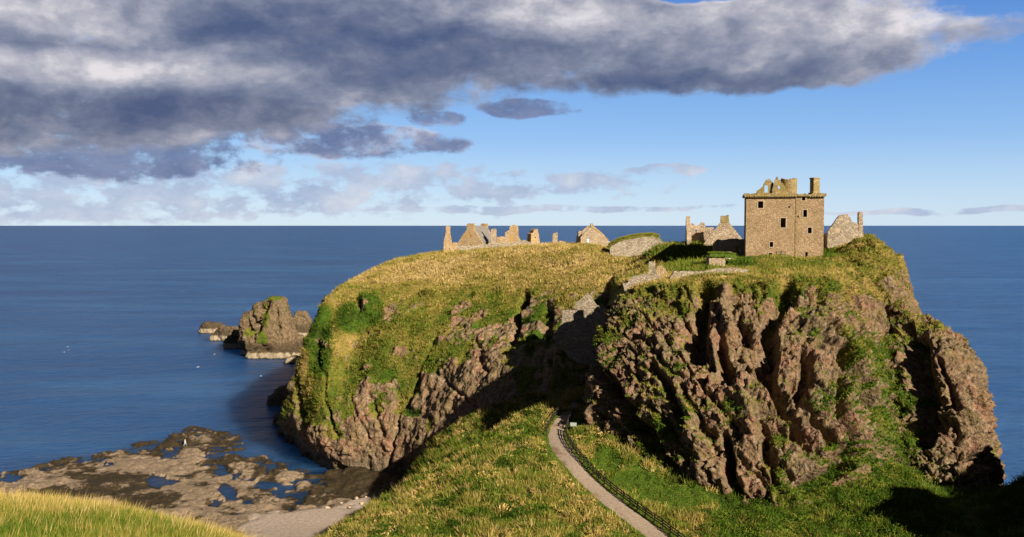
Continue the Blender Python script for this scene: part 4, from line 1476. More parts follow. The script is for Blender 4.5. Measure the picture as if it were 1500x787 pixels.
def arch(x0, y0, x1, y1):
    cx = (x0 + x1) / 2; r = (x1 - x0) / 2
    pts = [(x0, y1)]
    for i in range(7):
        a = math.pi * (1 - i / 6)
        pts.append((cx + r * math.cos(a), y0 + r * 0.9 - r * 0.9 * math.sin(a)))
    return pts + [(x1, y1)]


# ---- the keep
def build_keep():
    pl = Plane(1095, 382, 180, 12.5)
    K = thing('tower_keep', 'tall square pinkish stone keep with a ruined cap house and one chimney', 'castle keep', pl.o, pl.rz)
    H = pl.hit
    xl = H(1092.5, 340)[0]; xm = H(1166, 340)[0]; xr = H(1207, 340)[0]
    zt = H(1130, 288)[1]; zb = -4.0
    dep = 10.5
    rec = 0.45                                                  # the wing stands back a little
    wm = [(1110.5, 295, 1118, 305), (1143.5, 319.5, 1151, 333.5), (1127.5, 354.5, 1132.5, 362), (1126, 370.5, 1131.5, 377), (1154.8, 301.8, 1157, 304.6)]
    ww = [(1175, 289, 1180, 293.8), (1177, 307.5, 1182.5, 318), (1183.8, 333.5, 1189.3, 342), (1180, 369.5, 1183.5, 377.5), (1168.2, 316, 1170.4, 319)]

    def panel(x0, x1, y, rects, name, parent):
        hs = []
        for r in rects:
            a = H(r[0], r[1]); b = H(r[2], r[3])
            hs.append((a[0], b[0], b[1], a[1]))
        outl = [(x0, zb), (x1, zb), (x1, zt), (x0, zt)]
        loops = [[Vector((p[0], p[1], 0)) for p in outl]] + [[Vector(q + (0,)) for q in ((h[0], h[2]), (h[1], h[2]), (h[1], h[3]), (h[0], h[3]))] for h in hs]
        tris = tessellate_polygon(loops)
        flat = [p for lp in loops for p in lp]
        mb = MB()
        mb.add([(p.x, y, p.y) for p in flat], [tuple(t_) for t_ in tris])
        return mb, hs
    mb, hs = panel(xl, xm, 0.0, wm, 'wall', K)
    mb.add([(xl, 0, zb), (xl, dep, zb), (xl, dep, zt), (xl, 0, zt)], [(0, 1, 2, 3)])
    mb.add([(xl, dep, zb), (xm, dep, zb), (xm, dep, zt), (xl, dep, zt)], [(0, 1, 2, 3)])
    mb.add([(xm, 0, zb), (xm, dep, zb), (xm, dep, zt), (xm, 0, zt)], [(0, 1, 2, 3)])
    mb.add([(xl, 0, zt), (xm, 0, zt), (xm, dep, zt), (xl, dep, zt)], [(0, 1, 2, 3)])
    o = mb.build('main_wall', M_KEEP, K); fix_normals(o)
    mb2, hs2 = panel(xm + 0.003, xr, rec, ww, 'wall', K)
    mb2.add([(xr, rec, zb), (xr, dep + 1, zb), (xr, dep + 1, zt), (xr, rec, zt)], [(0, 1, 2, 3)])
    mb2.add([(xm + .003, dep + 1, zb), (xr, dep + 1, zb), (xr, dep + 1, zt), (xm + .003, dep + 1, zt)], [(0, 1, 2, 3)])
    mb2.add([(xm + .003, rec, zb), (xm + .003, dep + 1, zb), (xm + .003, dep + 1, zt), (xm + .003, rec, zt)], [(0, 1, 2, 3)])
    mb2.add([(xm + .003, rec, zt), (xr, rec, zt), (xr, dep + 1, zt), (xm + .003, dep + 1, zt)], [(0, 1, 2, 3)])
    o = mb2.build('wing_wall', M_KEEP, K); fix_normals(o)
    # deep window openings with dressed surrounds
    for y, hh in ((0.0, hs), (rec, hs2)):
        for (x0, x1, z0, z1) in hh:
            d = 2.6
            w = MB()
            w.add([(x0, y, z0), (x1, y, z0), (x1, y, z1), (x0, y, z1), (x0, y + d, z0), (x1, y + d, z0), (x1, y + d, z1), (x0, y + d, z1)],
                  [(0, 1, 5, 4), (1, 2, 6, 5), (2, 3, 7, 6), (3, 0, 4, 7), (4, 5, 6, 7)])
            wo = w.build('window', M_KEEP, K)
            if x1 - x0 > 0.5:
                f = MB(); g = 0.17
                f.box(x0 - g, x0, y - 0.04, y + 0.25, z0 - g, z1 + g).box(x1, x1 + g, y - 0.04, y + 0.25, z0 - g, z1 + g)
                f.box(x0, x1, y - 0.04, y + 0.25, z1, z1 + g).box(x0, x1, y - 0.045, y + 0.25, z0 - g, z0)
                f.build('window_frame', M_DRESS, wo)
    # corbels
    oh = 0.42
    first = None
    xs = np.arange(xl - 0.1, xm - 0.1, 0.47)
    for i, x in enumerate(xs):
        if first is None:
            c = MB()
            c.add([(-.11, 0, -.42), (.11, 0, -.42), (.11, 0, 0), (-.11, 0, 0), (-.11, -oh, -.14), (.11, -oh, -.14), (.11, -oh, 0), (-.11, -oh, 0)],
                  [(0, 1, 5, 4), (4, 5, 6, 7), (0, 4, 7, 3), (1, 2, 6, 5), (3, 7, 6, 2)])
            first = c.build('corbel', M_KEEPTOP, K)
            k = first
        else:
            k = first.copy(); COL.objects.link(k); k.parent = K
        k.location = (x, -0.002, zt - 0.02)
    for x in np.arange(xr - 2.6, xr + 0.2, 0.47):
        k = first.copy(); COL.objects.link(k); k.parent = K
        k.location = (x, rec - 0.002, zt - 0.02)
    # parapet walls, ragged tops
    r = random.Random(3)

    def ragrow(x0, x1, z0, z1, amp):
        pts = [(x0, z0), (x1, z0)]
        n = int((x1 - x0) / 0.35)
        for i in range(n + 1):
            pts.append((x1 - (x1 - x0) * i / n, z1 + r.uniform(-amp, amp)))
        return pts
    p = extrude(ragrow(xl - oh, xm + 0.1, zt, zt + 0.62, 0.13), [], 0.55, -oh)
    for x0 in (xl - oh,):
        p.add([(x0, -oh, zt), (x0 + .5, -oh, zt), (x0 + .5, dep + oh, zt), (x0, dep + oh, zt), (x0, -oh, zt + .6), (x0 + .5, -oh, zt + .6), (x0 + .5, dep + oh, zt + .55), (x0, dep + oh, zt + .5)],
              [(0, 3, 2, 1), (4, 5, 6, 7), (0, 4, 7, 3), (1, 2, 6, 5), (3, 7, 6, 2)])
    o = p.build('parapet', M_KEEPTOP, K); fix_normals(o)
    p = extrude(ragrow(xm + 0.15, xr + 0.35, zt + 0.002, zt + 0.48, 0.16), [], 0.5, rec - 0.4)
    p.box(xr - 0.1, xr + 0.34, rec + 0.12, dep + 1.2, zt + .002, zt + 0.5, 0.02)
    o = p.build('parapet', M_KEEPTOP, K); fix_normals(o)

    def X(a, b):                                                # enlarged-view units to photo
        return (1080 + a / 5.62, 250 + b / 5.62)
    # dormer fragment, gable, stair turret, chimney
    pts = [H(*X(*q)) for q in [(150, 196), (165, 165), (188, 148), (215, 122), (233, 78), (265, 68), (290, 92), (302, 112), (286, 160), (290, 196)]]
    hole = [H(*X(*q)) for q in [(225, 120), (255, 120), (255, 180), (225, 180)]]
    o = extrude(ragged(pts, 0.3, 0.07, zt + .2, 4), [hole], 0.8, 0.55).build('dormer_wall', M_KEEPTOP, K, (0, 0, 0)); fix_normals(o)
    pts = [H(*X(*q)) for q in [(284, 196), (300, 105), (313, 78), (319, 50), (336, 46), (340, 72), (378, 108), (420, 196)]]
    hole = [H(*X(*q)) for q in [(336, 126), (356, 126), (356, 150), (336, 150)]]
    o = extrude(ragged(pts, 0.3, 0.07, zt + .2, 5), [hole], 0.8, 0.1).build('cap_house_gable', M_KEEPTOP, K); fix_normals(o)
    a = H(*X(362, 130))[0]; b = H(*X(500, 130))[0]; zh = H(*X(430, 66))[1]
    t = MB(); n = 26; R = (b - a) / 2; cx = (a + b) / 2; cy = 2.1
    ring = []
    for rr, zf in ((R, 0), (R, 1), (R - .6, 1), (R - .6, 0)):
        for i in range(n):
            an = 2 * math.pi * i / n
            top = zh - (1.5 if (1.6 < an < 2.9) else 0) - 0.35 * math.sin(an * 3.1) * 0.4 + r.uniform(-.1, .1)
            ring.append((cx + rr * math.cos(an), cy + rr * math.sin(an), zt if zf == 0 else top))
    fs = []
    for k in range(3):
        for i in range(n):
            j = (i + 1) % n
            fs.append((k * n + i, k * n + j, (k + 1) * n + j, (k + 1) * n + i))
    t.add(ring, fs)
    o = t.build('stair_turret', M_KEEPTOP, K); fix_normals(o)
    cxx = H(*X(645, 120))[0]; zc = H(*X(645, 56))[1]
    c = MB()
    c.box(-.72, .72, -.55, .55, 0, zc - zt, 0.03).box(-.80, .80, -.63, .63, zc - zt - .25, zc - zt, 0.03).box(-.95, .95, -.7, .7, -.02, 0.7, 0.05)
    o = c.build('chimney', M_KEEPTOP, K, (cxx, 1.6, zt), math.radians(34)); fix_normals(o)
    # drain line down the joint
    dcol = MB(); dcol.box(xm - 0.16, xm + 0.10, -0.06, 0.06, -1.5, zt - 0.3)
    dcol.build('quoin_strip', M_KEEPTOP, K)


build_keep()


def Z3(a, b): return (780 + a / 3.576, 380 + b / 3.576)
def Z4(a, b): return (640 + a / 7.895, 320 + b / 7.895)
def Z5(a, b): return (830 + a / 5.556, 320 + b / 5.556)
def Z7(a, b): return (1000 + a / 7.15, 310 + b / 7.15)
def Z1(a, b): return (980 + a / 4.14, 230 + b / 4.14)


# ---- ruined hall left of the keep
def build_hall():
    pl = Plane(*Z7(420, 360), 204, 8)
    T = thing('ruined_hall', 'roofless ruined hall with a chimney gable left of the keep', 'ruin', pl.o, pl.rz)
    wall('gable_wall', M_RUIN, pl, [Z7(*q) for q in [(215, 400), (228, 330), (250, 290), (345, 178), (398, 115), (402, 92), (486, 95), (490, 122), (540, 182), (620, 285), (640, 300), (640, 400)]], 0.9, parent=T, seed=1, jit=0.07)
    pts = [pl.hit(*Z7(*q)) for q in [(398, 118), (400, 45), (418, 44), (460, 42), (462, 38), (482, 38), (488, 118)]]
    o = extrude(ragged(pts, 0.4, 0.05, None, 2), [], 1.0, -0.05).build('chimney', M_KEEPTOP, T); fix_normals(o)
    wall('rear_wall', M_RUIN, pl, [Z7(*q) for q in [(120, 380), (92, 250), (92, 132), (118, 116), (150, 150), (190, 142), (212, 116), (248, 114), (256, 166), (345, 164), (345, 380)]], 0.8,
         holes=[[Z7(*q) for q in rect(148, 190, 166, 210)]], parent=T, seed=3, jit=0.07, y0=6.0)
    e = MB()
    a = pl.hit(*Z7(70, 200))[0]
    z0 = -4; z1 = pl.hit(*Z7(70, 45))[1]
    pr = [(0.2, z0), (6.8, z0), (6.8, z1 - 2.0), (5.8, z1 - 0.6), (5.0, z1), (4.3, z1 - .6), (3.0, z1 - 3.0), (1.6, z1 - 3.6), (0.8, z1 - 5.0), (.2, z1 - 5.5)]
    vs = [(a - .5, y, z) for y, z in pr] + [(a + .4, y, z) for y, z in pr]
    n = len(pr)
    e.add(vs, [tuple(range(n)), tuple(range(2 * n - 1, n - 1, -1))] + [(i, (i + 1) % n, (i + 1) % n + n, i + n) for i in range(n)])
    o = e.build('end_wall', M_RUIN, T); fix_normals(o)


build_hall()
o = wall('arched_wall', M_RUIN, Plane(*Z5(1320, 330), 190, 4), [Z5(*q) for q in [(1195, 340), (1198, 205), (1235, 172), (1290, 178), (1330, 168), (1390, 165), (1450, 172), (1475, 178), (1475, 345)]], 1.0,
         [[Z5(*q) for q in arch(1374, 222, 1412, 288)], [Z5(*q) for q in rect(1280, 244, 1291, 268)]], seed=8)
tag(o, 'low ruined wall with an arched doorway in the shade of the keep', 'wall')
o = wall('stone_block', M_PALE, Plane(*Z5(1330, 325), 174, 0), [Z5(*q) for q in [(1284, 335), (1290, 292), (1310, 276), (1345, 272), (1368, 300), (1372, 335)]], 1.8, seed=9, jit=0.06)
tag(o, 'pale sunlit boulder of fallen masonry before the arched wall', 'masonry block')

pl = Plane(*Z5(1222, 410), 166, 2)
T = thing('wall_stub', 'square stub of stone wall with a green turf top below the keep', 'wall', pl.o, pl.rz)
wall('masonry', M_RUIN, pl, [Z5(*q) for q in [(1158, 420), (1160, 312), (1290, 308), (1294, 420)]], 3.0, parent=T, seed=10, jit=0.06)


def turf_on(parent, x0, x1, y0, y1, zf, name='turf_cap', n=22, seed=0, dryv=0.3, hgt=0.35, h=0.35):
    """a lumpy grass lid: zf(x) gives the wall-head height"""
    k = max(4, int((x1 - x0) / 0.3)); j = max(4, int((y1 - y0) / 0.3))
    X, Y = np.meshgrid(np.linspace(x0, x1, k), np.linspace(y0, y1, j))
    e = np.minimum.reduce([sst(X, x0, x0 + .4), sst(-X, -x1, -x1 + .4), sst(Y, y0, y0 + .4), sst(-Y, -y1, -y1 + .4)])
    zz = np.vectorize(zf)(X)
    p3 = np.stack([X, Y, X * 0 + seed], -1)
    Z = zz - 0.15 + hgt * e + 0.15 * fbm(p3, 0.9, 3, 0.6, seed) * e
    G = np.stack([X, Y, Z], -1)
    me = mesh_np(name, G, grid_faces(*X.shape), M_TURF, {'veg': np.ones(X.shape), 'dry': np.full(X.shape, dryv)})
    o = link(name, me, parent)
    mw = parent
    N = grid_normals(G)
    r = np.random.default_rng(seed + 3)
    m = int((x1 - x0) * (y1 - y0) * n)
    ii = r.integers(0, X.size, m)
    b = G.reshape(-1, 3)[ii] + r.uniform(-.15, .15, (m, 3)) * [1, 1, .2]
    V = []; 
    for q in range(5):
        d = r.normal(0, .45, (m, 3)); d[:, 2] = 1
        s = r.normal(0, 1, (m, 3)); s[:, 2] = 0; s /= np.linalg.norm(s, axis=1, keepdims=True)
        V.append(np.stack([b - s * .06, b + s * .06, b + d * h * r.uniform(.5, 1.2, (m, 1))], 1))
    V = np.concatenate(V).reshape(-1, 3)
    g = mesh_np('turf_grass', V, np.arange(len(V)).reshape(-1, 3), M_GRASS,
                {'dry': np.repeat(np.clip(dryv + r.normal(0, .12, len(V) // 3), 0, 1), 3), 'tint': np.repeat(r.random(len(V) // 3), 3)})
    tag(link('turf_grass', g, o), kind='stuff')
    return o


a = pl.hit(*Z5(1160, 310)); b = pl.hit(*Z5(1292, 310))
turf_on(T, a[0] - .2, b[0] + 2.2, -0.2, 3.3, lambda x: a[1] - 0.12 * max(0, x - b[0]), seed=4, dryv=0.28, hgt=0.7)

# ---- gabled ruin right of the keep
pl = Plane(*Z1(1070, 515), 184, 6)
T = thing('gabled_ruin', 'grey roofless gable with a tall thin chimney right of the keep', 'ruin', pl.o, pl.rz)
wall('gable_wall', M_PALE, pl, [Z1(*q) for q in [(961, 520), (963, 452), (985, 425), (1005, 398), (1020, 370), (1045, 350), (1085, 347), (1098, 364), (1112, 395), (1145, 405), (1152, 410), (1152, 520)]], 0.9,
     parent=T, seed=12, jit=0.06)
pts = [pl.hit(*Z1(*q)) for q in [(1150, 560), (1150, 342), (1158, 334), (1174, 334), (1179, 560)]]
o = extrude(ragged(pts, .5, .04, None, 3), [], 1.1, -0.05).build('chimney', M_RUIN, T); fix_normals(o)
f = MB()
a = pl.hit(*Z1(1006, 434)); b = pl.hit(*Z1(1034, 460))
f.box(a[0], b[0], -0.05, 0.1, b[1], a[1]); f.box(a[0] + .2, b[0] - .2, -0.09, 0.0, b[1] + .2, a[1] - .2)
f.build('blocked_window', M_DRESS, T)
wall('rear_wall', M_PALE, pl, [Z1(*q) for q in [(1098, 520), (1098, 372), (1105, 362), (1118, 366), (1148, 398), (1148, 520)]], 0.8, parent=T, seed=14, jit=0.05, y0=5.5)
wall('side_wall', M_PALE, Plane(*Z1(1070, 515), 184, 6), [Z1(*q) for q in [(963, 530), (963, 470), (975, 465), (975, 530)]], 5.5, parent=T, seed=15, y0=0.9, jit=0.03)

# ---- gatehouse wall in the cleft
pl = Plane(*Z3(290, 420), 172.5, 10)
T = thing('gatehouse_wall', 'tall rubble gatehouse wall with a pointed top closing the cleft', 'gatehouse', pl.o, pl.rz)
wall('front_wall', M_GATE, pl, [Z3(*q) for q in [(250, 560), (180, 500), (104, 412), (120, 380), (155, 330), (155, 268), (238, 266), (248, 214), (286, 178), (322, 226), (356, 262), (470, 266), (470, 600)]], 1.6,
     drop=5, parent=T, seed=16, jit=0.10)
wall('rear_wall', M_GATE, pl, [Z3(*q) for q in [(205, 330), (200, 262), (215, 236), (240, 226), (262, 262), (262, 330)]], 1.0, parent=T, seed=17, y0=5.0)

# ---- low walls on the cliff edge
pl = Plane(*Z3(900, 100), 153.5, 3)
o = wall('edge_wall', M_PALE, pl, [Z3(*q) for q in [(690, 108), (692, 84), (740, 66), (800, 64), (860, 66), (930, 56), (1000, 46), (1050, 46), (1130, 54), (1134, 108)]], 1.3, seed=18, jit=0.14, step=0.35)
tag(o, 'long low rubble wall along the cliff edge below the keep', 'wall')
pl = Plane(*Z3(620, 100), 157, 12)
T = thing('lodge_ruin', 'small ruined lodge with a thin stone chimney and orange gable', 'ruin', pl.o, pl.rz)
wall('chimney', M_PALE, pl, [Z3(*q) for q in [(578, 125), (590, 98), (604, 76), (611, 60), (611, 12), (640, 12), (642, 60), (655, 80), (676, 100), (690, 125)]], 1.0, parent=T, seed=19, jit=0.04)
wall('gable', M_ORANGE, pl, [Z3(*q) for q in [(640, 112), (642, 52), (652, 40), (672, 34), (690, 56), (704, 78), (704, 112)]], 0.8, parent=T, seed=20, jit=0.05, y0=2.6)
wall('broken_wall', M_PALE, pl, [Z3(*q) for q in [(500, 165), (476, 140), (476, 124), (500, 118), (510, 96), (545, 84), (600, 78), (604, 165)]], 1.2, parent=T, seed=21, jit=0.12, step=0.35)

# ---- vaulted chamber under turf
pl = Plane(*Z5(600, 300), 228, 6)
T = thing('vaulted_cellar', 'long stone vault with a grassy curved top beside the gabled chapel', 'ruin', pl.o, pl.rz)
cap = [(352, 236), (420, 195), (500, 172), (600, 156), (700, 150), (755, 166), (800, 214)]
wall('front_wall', M_PALE, pl, [Z5(*q) for q in cap + [(812, 240), (812, 330), (352, 330)]], 7.0, parent=T, seed=22, jit=0.08, step=0.6)
cp = np.array([pl.hit(*Z5(*q)) for q in cap])
turf_on(T, cp[0][0] - .5, cp[-1][0] - 1.0, 0.35, 7.2, lambda x: float(np.interp(x, cp[:, 0], cp[:, 1])), seed=6, dryv=0.48, hgt=0.75, h=0.5, n=16)

# ---- gabled chapel
def build_chapel():
    pl = Plane(*Z5(235, 220), 249, -7)
    T = thing('gabled_chapel', 'stone gabled chapel with one small pale window on the crest', 'chapel', pl.o, pl.rz)
    wall('gable_wall', M_RUIN, pl, [Z5(*q) for q in [(114, 232), (116, 150), (140, 124), (194, 70), (198, 40), (216, 40), (221, 66), (262, 100), (300, 134), (340, 178), (358, 196), (358, 232)]], 0.8,
         holes=[[Z5(*q) for q in rect(167, 162, 190, 196)]], parent=T, seed=23, jit=0.05)
    a = pl.hit(*Z5(167, 162)); b = pl.hit(*Z5(190, 196))
    w = MB(); w.box(a[0] - .003, b[0] + .003, 0.2, 0.3, b[1], a[1])
    w.build('window', M_GLASS, T)
    L = pl.hit(*Z5(116, 150)); R = pl.hit(*Z5(345, 184))
    MB().box(L[0], L[0] + .8, 0.803, 5.49, -3, L[1] - 0.1).build('side_wall', M_RUIN, T)
    MB().box(R[0] - .8, R[0] - .02, 0.803, 5.49, -3, R[1] - .1).build('side_wall', M_RUIN, T)
    wall('rear_gable', M_RUIN, pl, [Z5(*q) for q in [(114, 232), (116, 150), (140, 124), (200, 62), (221, 66), (300, 134), (358, 196), (358, 232)]], 0.8, parent=T, seed=24, jit=0.05, y0=5.5)
    c = MB(); z = pl.hit(*Z5(128, 106))[1]
    c.box(L[0] + .003, L[0] + 1.0, 3.2, 4.8, L[1] - .5, z, .05)
    c.build('dormer_stub', M_RUIN, T)
    wall('lichen_coping', M_ORANGE, pl, [Z5(*q) for q in [(196, 74), (198, 58), (221, 64), (262, 97), (300, 131), (342, 176), (334, 178), (296, 140), (255, 106), (216, 76)]], 0.95, parent=T, seed=25, jit=0.03, y0=-0.08, drop=0)


build_chapel()


# ---- ruins on the far edge of the plateau
def build_lodging():
    o = wall('chimney_stack', M_ORANGE, Plane(*Z4(120, 400), 271, -6), [Z4(*q) for q in [(74, 410), (78, 265), (98, 190), (104, 160), (103, 90), (155, 90), (156, 165), (162, 200), (176, 290), (196, 278), (236, 282), (240, 410)]], 1.4,
             [[Z4(*q) for q in rect(140, 345, 152, 360)]], seed=31, jit=0.05, step=0.6)
    tag(o, 'tapering orange lichened chimney stack at the left end of the ruins', 'chimney')
    pl = Plane(*Z4(385, 330), 270, 19)
    T = thing('slate_roofed_house', 'gabled house with a grey slate roof and two orange chimneys', 'house', pl.o, pl.rz)
    H = lambda a, b: pl.hit(*Z4(a, b))
    front = [(238, 345), (240, 280), (290, 205), (344, 128), (346, 60), (425, 60), (426, 126), (470, 196), (526, 282), (528, 345)]
    wall('gable_wall', M_ORANGE, pl, [Z4(*q) for q in front], 0.9, parent=T, seed=32, jit=0.05)
    L = 11.5
    wall('gable_wall', M_ORANGE, pl, [Z4(*q) for q in front], 0.9, parent=T, seed=33, jit=0.05, y0=L)
    a = H(240, 282); b = H(526, 282); rg = H(386, 92); zt = rg[1]
    # roof slopes with a real hole in the right-hand one
    def slope(x0, z0, x1, z1, hole):
        ny = 24; nx = 14
        mb = MB()
        nrm = Vector((z0 - z1, 0, x1 - x0)).normalized() * 0.16
        if nrm.z < 0: nrm = -nrm
        for i in range(ny):
            for j in range(nx):
                fy = (i + .5) / ny; fx = (j + .5) / nx
                if hole and 0.36 < fy < 0.52 and 0.05 < fx < 0.62: continue
                y0 = 0.9 + (L - .9) * i / ny; y1 = 0.9 + (L - .9) * (i + 1) / ny
                xa, xb = x0 + (x1 - x0) * j / nx, x0 + (x1 - x0) * (j + 1) / nx
                za, zb = z0 + (z1 - z0) * j / nx, z0 + (z1 - z0) * (j + 1) / nx
                up = nrm * (0.9 + 0.35 * random.random())
                v = [(xa, y0, za), (xb, y0, zb), (xb, y1, zb), (xa, y1, za)]
                v += [(q[0] + up.x, q[1], q[2] + up.z) for q in v]
                mb.add(v, [(0, 1, 2, 3), (7, 6, 5, 4), (0, 4, 5, 1), (1, 5, 6, 2), (2, 6, 7, 3), (3, 7, 4, 0)])
        o = mb.build('roof_slope', M_SLATE, T)
        return o
    slope(b[0] + .1, b[1], rg[0], zt, True)
    slope(a[0] - .1, a[1], rg[0], zt, False)
    MB().box(a[0], a[0] + .7, .9, L, -3, a[1] - .02).build('side_wall', M_RUIN, T)
    MB().box(b[0] - .7, b[0], .9, L, -3, b[1] - .02).build('side_wall', M_RUIN, T)
    o = wall('wall_pier', M_RUIN, Plane(*Z4(656, 300), 269, 0), [Z4(*q) for q in [(622, 320), (626, 128), (640, 118), (655, 126), (672, 118), (688, 124), (690, 320)]], 1.2, seed=34, jit=0.05)
    tag(o, 'narrow square stone pier just right of the slate roofed house', 'pier')
    o = wall('broken_wall', M_ORANGE, Plane(*Z4(830, 300), 269, 0), [Z4(*q) for q in [(690, 320), (692, 218), (735, 208), (788, 212), (792, 160), (836, 132), (846, 86), (872, 74), (905, 74), (940, 96), (946, 210), (968, 250), (1000, 320)]], 1.3, seed=35, jit=0.06)
    tag(o, 'stepped broken wall with an orange top in the middle of the far ruins', 'wall')
    o = wall('broken_pinnacle', M_ORANGE, Plane(*Z4(1140, 300), 268, -24), [Z4(*q) for q in [(1085, 320), (1090, 180), (1112, 166), (1128, 130), (1164, 124), (1180, 190), (1198, 320)]], 2.6,
             [[Z4(*q) for q in rect(1132, 215, 1142, 232)]], seed=36, jit=0.06)
    tag(o, 'leaning pinnacle of broken wall with a tiny hole and dark left side', 'wall')
    o = wall('wall_pier', M_RUIN, Plane(*Z4(1365, 300), 267, 0), [Z4(*q) for q in [(1334, 320), (1338, 186), (1352, 168), (1376, 170), (1384, 156), (1396, 164), (1398, 320)]], 1.2, seed=37, jit=0.05)
    tag(o, 'lone thin stone pier at the right end of the far ruins', 'pier')
    o = wall('masonry_block', M_ORANGE, Plane(*Z4(1438, 300), 266, 0), [Z4(*q) for q in [(1408, 320), (1412, 262), (1440, 258), (1466, 264), (1470, 320)]], 1.2, seed=38, jit=0.05)
    tag(o, 'low stump of orange masonry right of the lone thin pier', 'masonry block')
    o = wall('boundary_wall', M_PALE, Plane(*Z4(760, 330), 266, -1), [Z4(*q) for q in [(238, 420), (240, 322), (340, 318), (480, 312), (520, 296), (620, 300), (700, 282), (820, 290), (900, 278), (960, 262), (1010, 248), (1050, 268), (1120, 286),
         (1200, 288), (1280, 294), (1340, 292), (1420, 298), (1480, 312), (1480, 420)]], 1.0, seed=39, jit=0.08, step=0.8)
    tag(o, 'long low boundary wall of pale rubble in front of the far ruins', 'wall')


build_lodging()


# ------------------------------------------------------------------ path furniture
def fence(name, label, pts, hgt, gap, rails, group=None, lean=0.0):
    """posts every gap metres joined by rails; pts in plan"""
    pts = np.asarray(pts, float)
    seg = np.linalg.norm(np.diff(pts, axis=0), axis=1)
    s = np.concatenate([[0], np.cumsum(seg)])
    n = max(2, int(round(s[-1] / gap)) + 1)
    at = np.linspace(0, s[-1], n)
    xy = np.stack([np.interp(at, s, pts[:, k]) for k in (0, 1)], -1)
    z = isth_z(xy)
    o = np.array([*xy[0], z[0]])
    T = thing(name, label, 'fence', o)
    first = None
    for i in range(n):
        p = np.array([*xy[i], z[i]]) - o
        if first is None:
            m = MB(); m.box(-.075, .075, -.075, .075, -.4, hgt, 0.0); m.box(-.095, .095, -.095, .095, hgt + .002, hgt + .06)
            k = m.build('post', M_WOOD, T); first = k
        else:
            k = first.copy(); COL.objects.link(k); k.parent = T
        k.location = tuple(p); k.rotation_euler = (random.uniform(-.03, .03), random.uniform(-.03, .03), random.uniform(-.2, .2))
    for rh in rails:
        m = MB()
        for i in range(n - 1):
            a = np.array([*xy[i], z[i] + rh]) - o; b = np.array([*xy[i + 1], z[i + 1] + rh]) - o
            m.bar(a, b, 0.06, 0.13)
        m.build('rail', M_WOOD, T)
    return T


s0 = next(i for i in range(len(PC)) if PC[i, 1] > 97)
lane = PC[s0:, :2] + PN[s0:] * 1.55
k = np.argmax(PC[s0:, 1] > 139.5)
fence('path_fence', 'long dark timber post and rail fence along the right edge of the path', lane[:k], 1.1, 1.9, (0.40, 0.72, 1.04))
fence('hand_railing', 'short dark zigzag railing on the right side below the steps', lane[k + 2:k + 14], 1.15, 1.3, (0.55, 1.08))
left = PC[:, :2] - PN * 1.5
kk = np.argmax(PC[:, 1] > 138.5)
fence('hand_railing', 'short dark railing on the left side of the path at the steps', left[kk:], 1.15, 1.6, (0.55, 1.08))


def build_steps():
    c = px_pts([(829, 612, 147), (838, 600, 150.5), (850, 588, 154), (864, 574, 158), (876, 560, 162)])
    c = curve_pts(c, 0.45)
    T = thing('stairway', 'stone steps climbing into the shaded cleft from the path', 'steps', c[0])
    tg = np.gradient(c[:, :2], axis=0); tg /= np.linalg.norm(tg, axis=1, keepdims=True)
    n = len(c)
    zs = isth_z(c[:, :2])
    zz = np.maximum.accumulate(np.maximum(zs + 0.08, c[:, 2]))
    for i in range(0, n, 2):
        a = c[i] - c[0]; ang = math.atan2(tg[i, 1], tg[i, 0])
        m = MB(); m.box(-.1, 1.05, -1.05, 1.05, -1.4, 0.0, 0.02)
        m.build('step', M_STEP, T, (a[0], a[1], zz[i] - c[0][2] + 0.02 * (i % 3)), ang)


build_steps()


def build_sign():
    p = P(840, 633, 139.5); z = float(isth_z(p[None, :2])[0])
    T = thing('information_board', 'small grey green board on two posts beside the foot of the steps', 'sign', (p[0], p[1], z), math.radians(-10))
    m = MB(); m.box(-.5, .5, -.05, 0, .55, 1.15); m.build('board', M_SIGN, T)
    fo = extrude([(-.56, .48), (.56, .48), (.56, 1.22), (-.56, 1.22)], [[(-.5, .55), (.5, .55), (.5, 1.15), (-.5, 1.15)]], .07, -.062).build('frame', M_WOOD, T); fix_normals(fo)
    for s in (-.45, .45):
        q = MB(); q.box(s - .05, s + .05, .012, .10, -.3, 1.2); q.build('post', M_WOOD, T)


build_sign()


def build_keep_rail():
    p = P(1140, 379.5, 177.5); z = float(PLAT(p[None, :2])[0])
    T = thing('timber_railing', 'little dark timber railing at the foot of the keep', 'railing', (p[0], p[1], z + .1))
    for x in (-.4, .5, 1.3):
        m = MB(); m.box(x - .06, x + .06, -.06, .06, -.4, 1.0); m.build('post', M_WOOD, T)
    for h_ in (.45, .92):
        m = MB(); m.bar((-.5, -.08, h_), (1.4, -.08, h_), .06, .10); m.build('rail', M_WOOD, T)


build_keep_rail()


# ------------------------------------------------------------------ person on the shore
def skin(name, verts, edges, radii, mat, parent=None, loc=None, rz=0.0, sub=2):
    me = bpy.data.meshes.new(name)
    me.from_pydata(verts, edges, [])
    o = bpy.data.objects.new(name, me)
    COL.objects.link(o)
    md = o.modifiers.new('skin', 'SKIN')
    for i, rv in enumerate(radii):
        sv = me.skin_vertices[0].data[i]
        sv.radius = (rv, rv) if not isinstance(rv, tuple) else rv
        sv.use_root = (i == 0)
    s = o.modifiers.new('sub', 'SUBSURF'); s.levels = sub; s.render_levels = sub
    dg = bpy.context.evaluated_depsgraph_get()
    em = bpy.data.meshes.new_from_object(o.evaluated_get(dg))
    bpy.data.objects.remove(o)
    em.name = name
    em.materials.clear(); em.materials.append(mat)
    return link(name, em, parent, loc, rz)


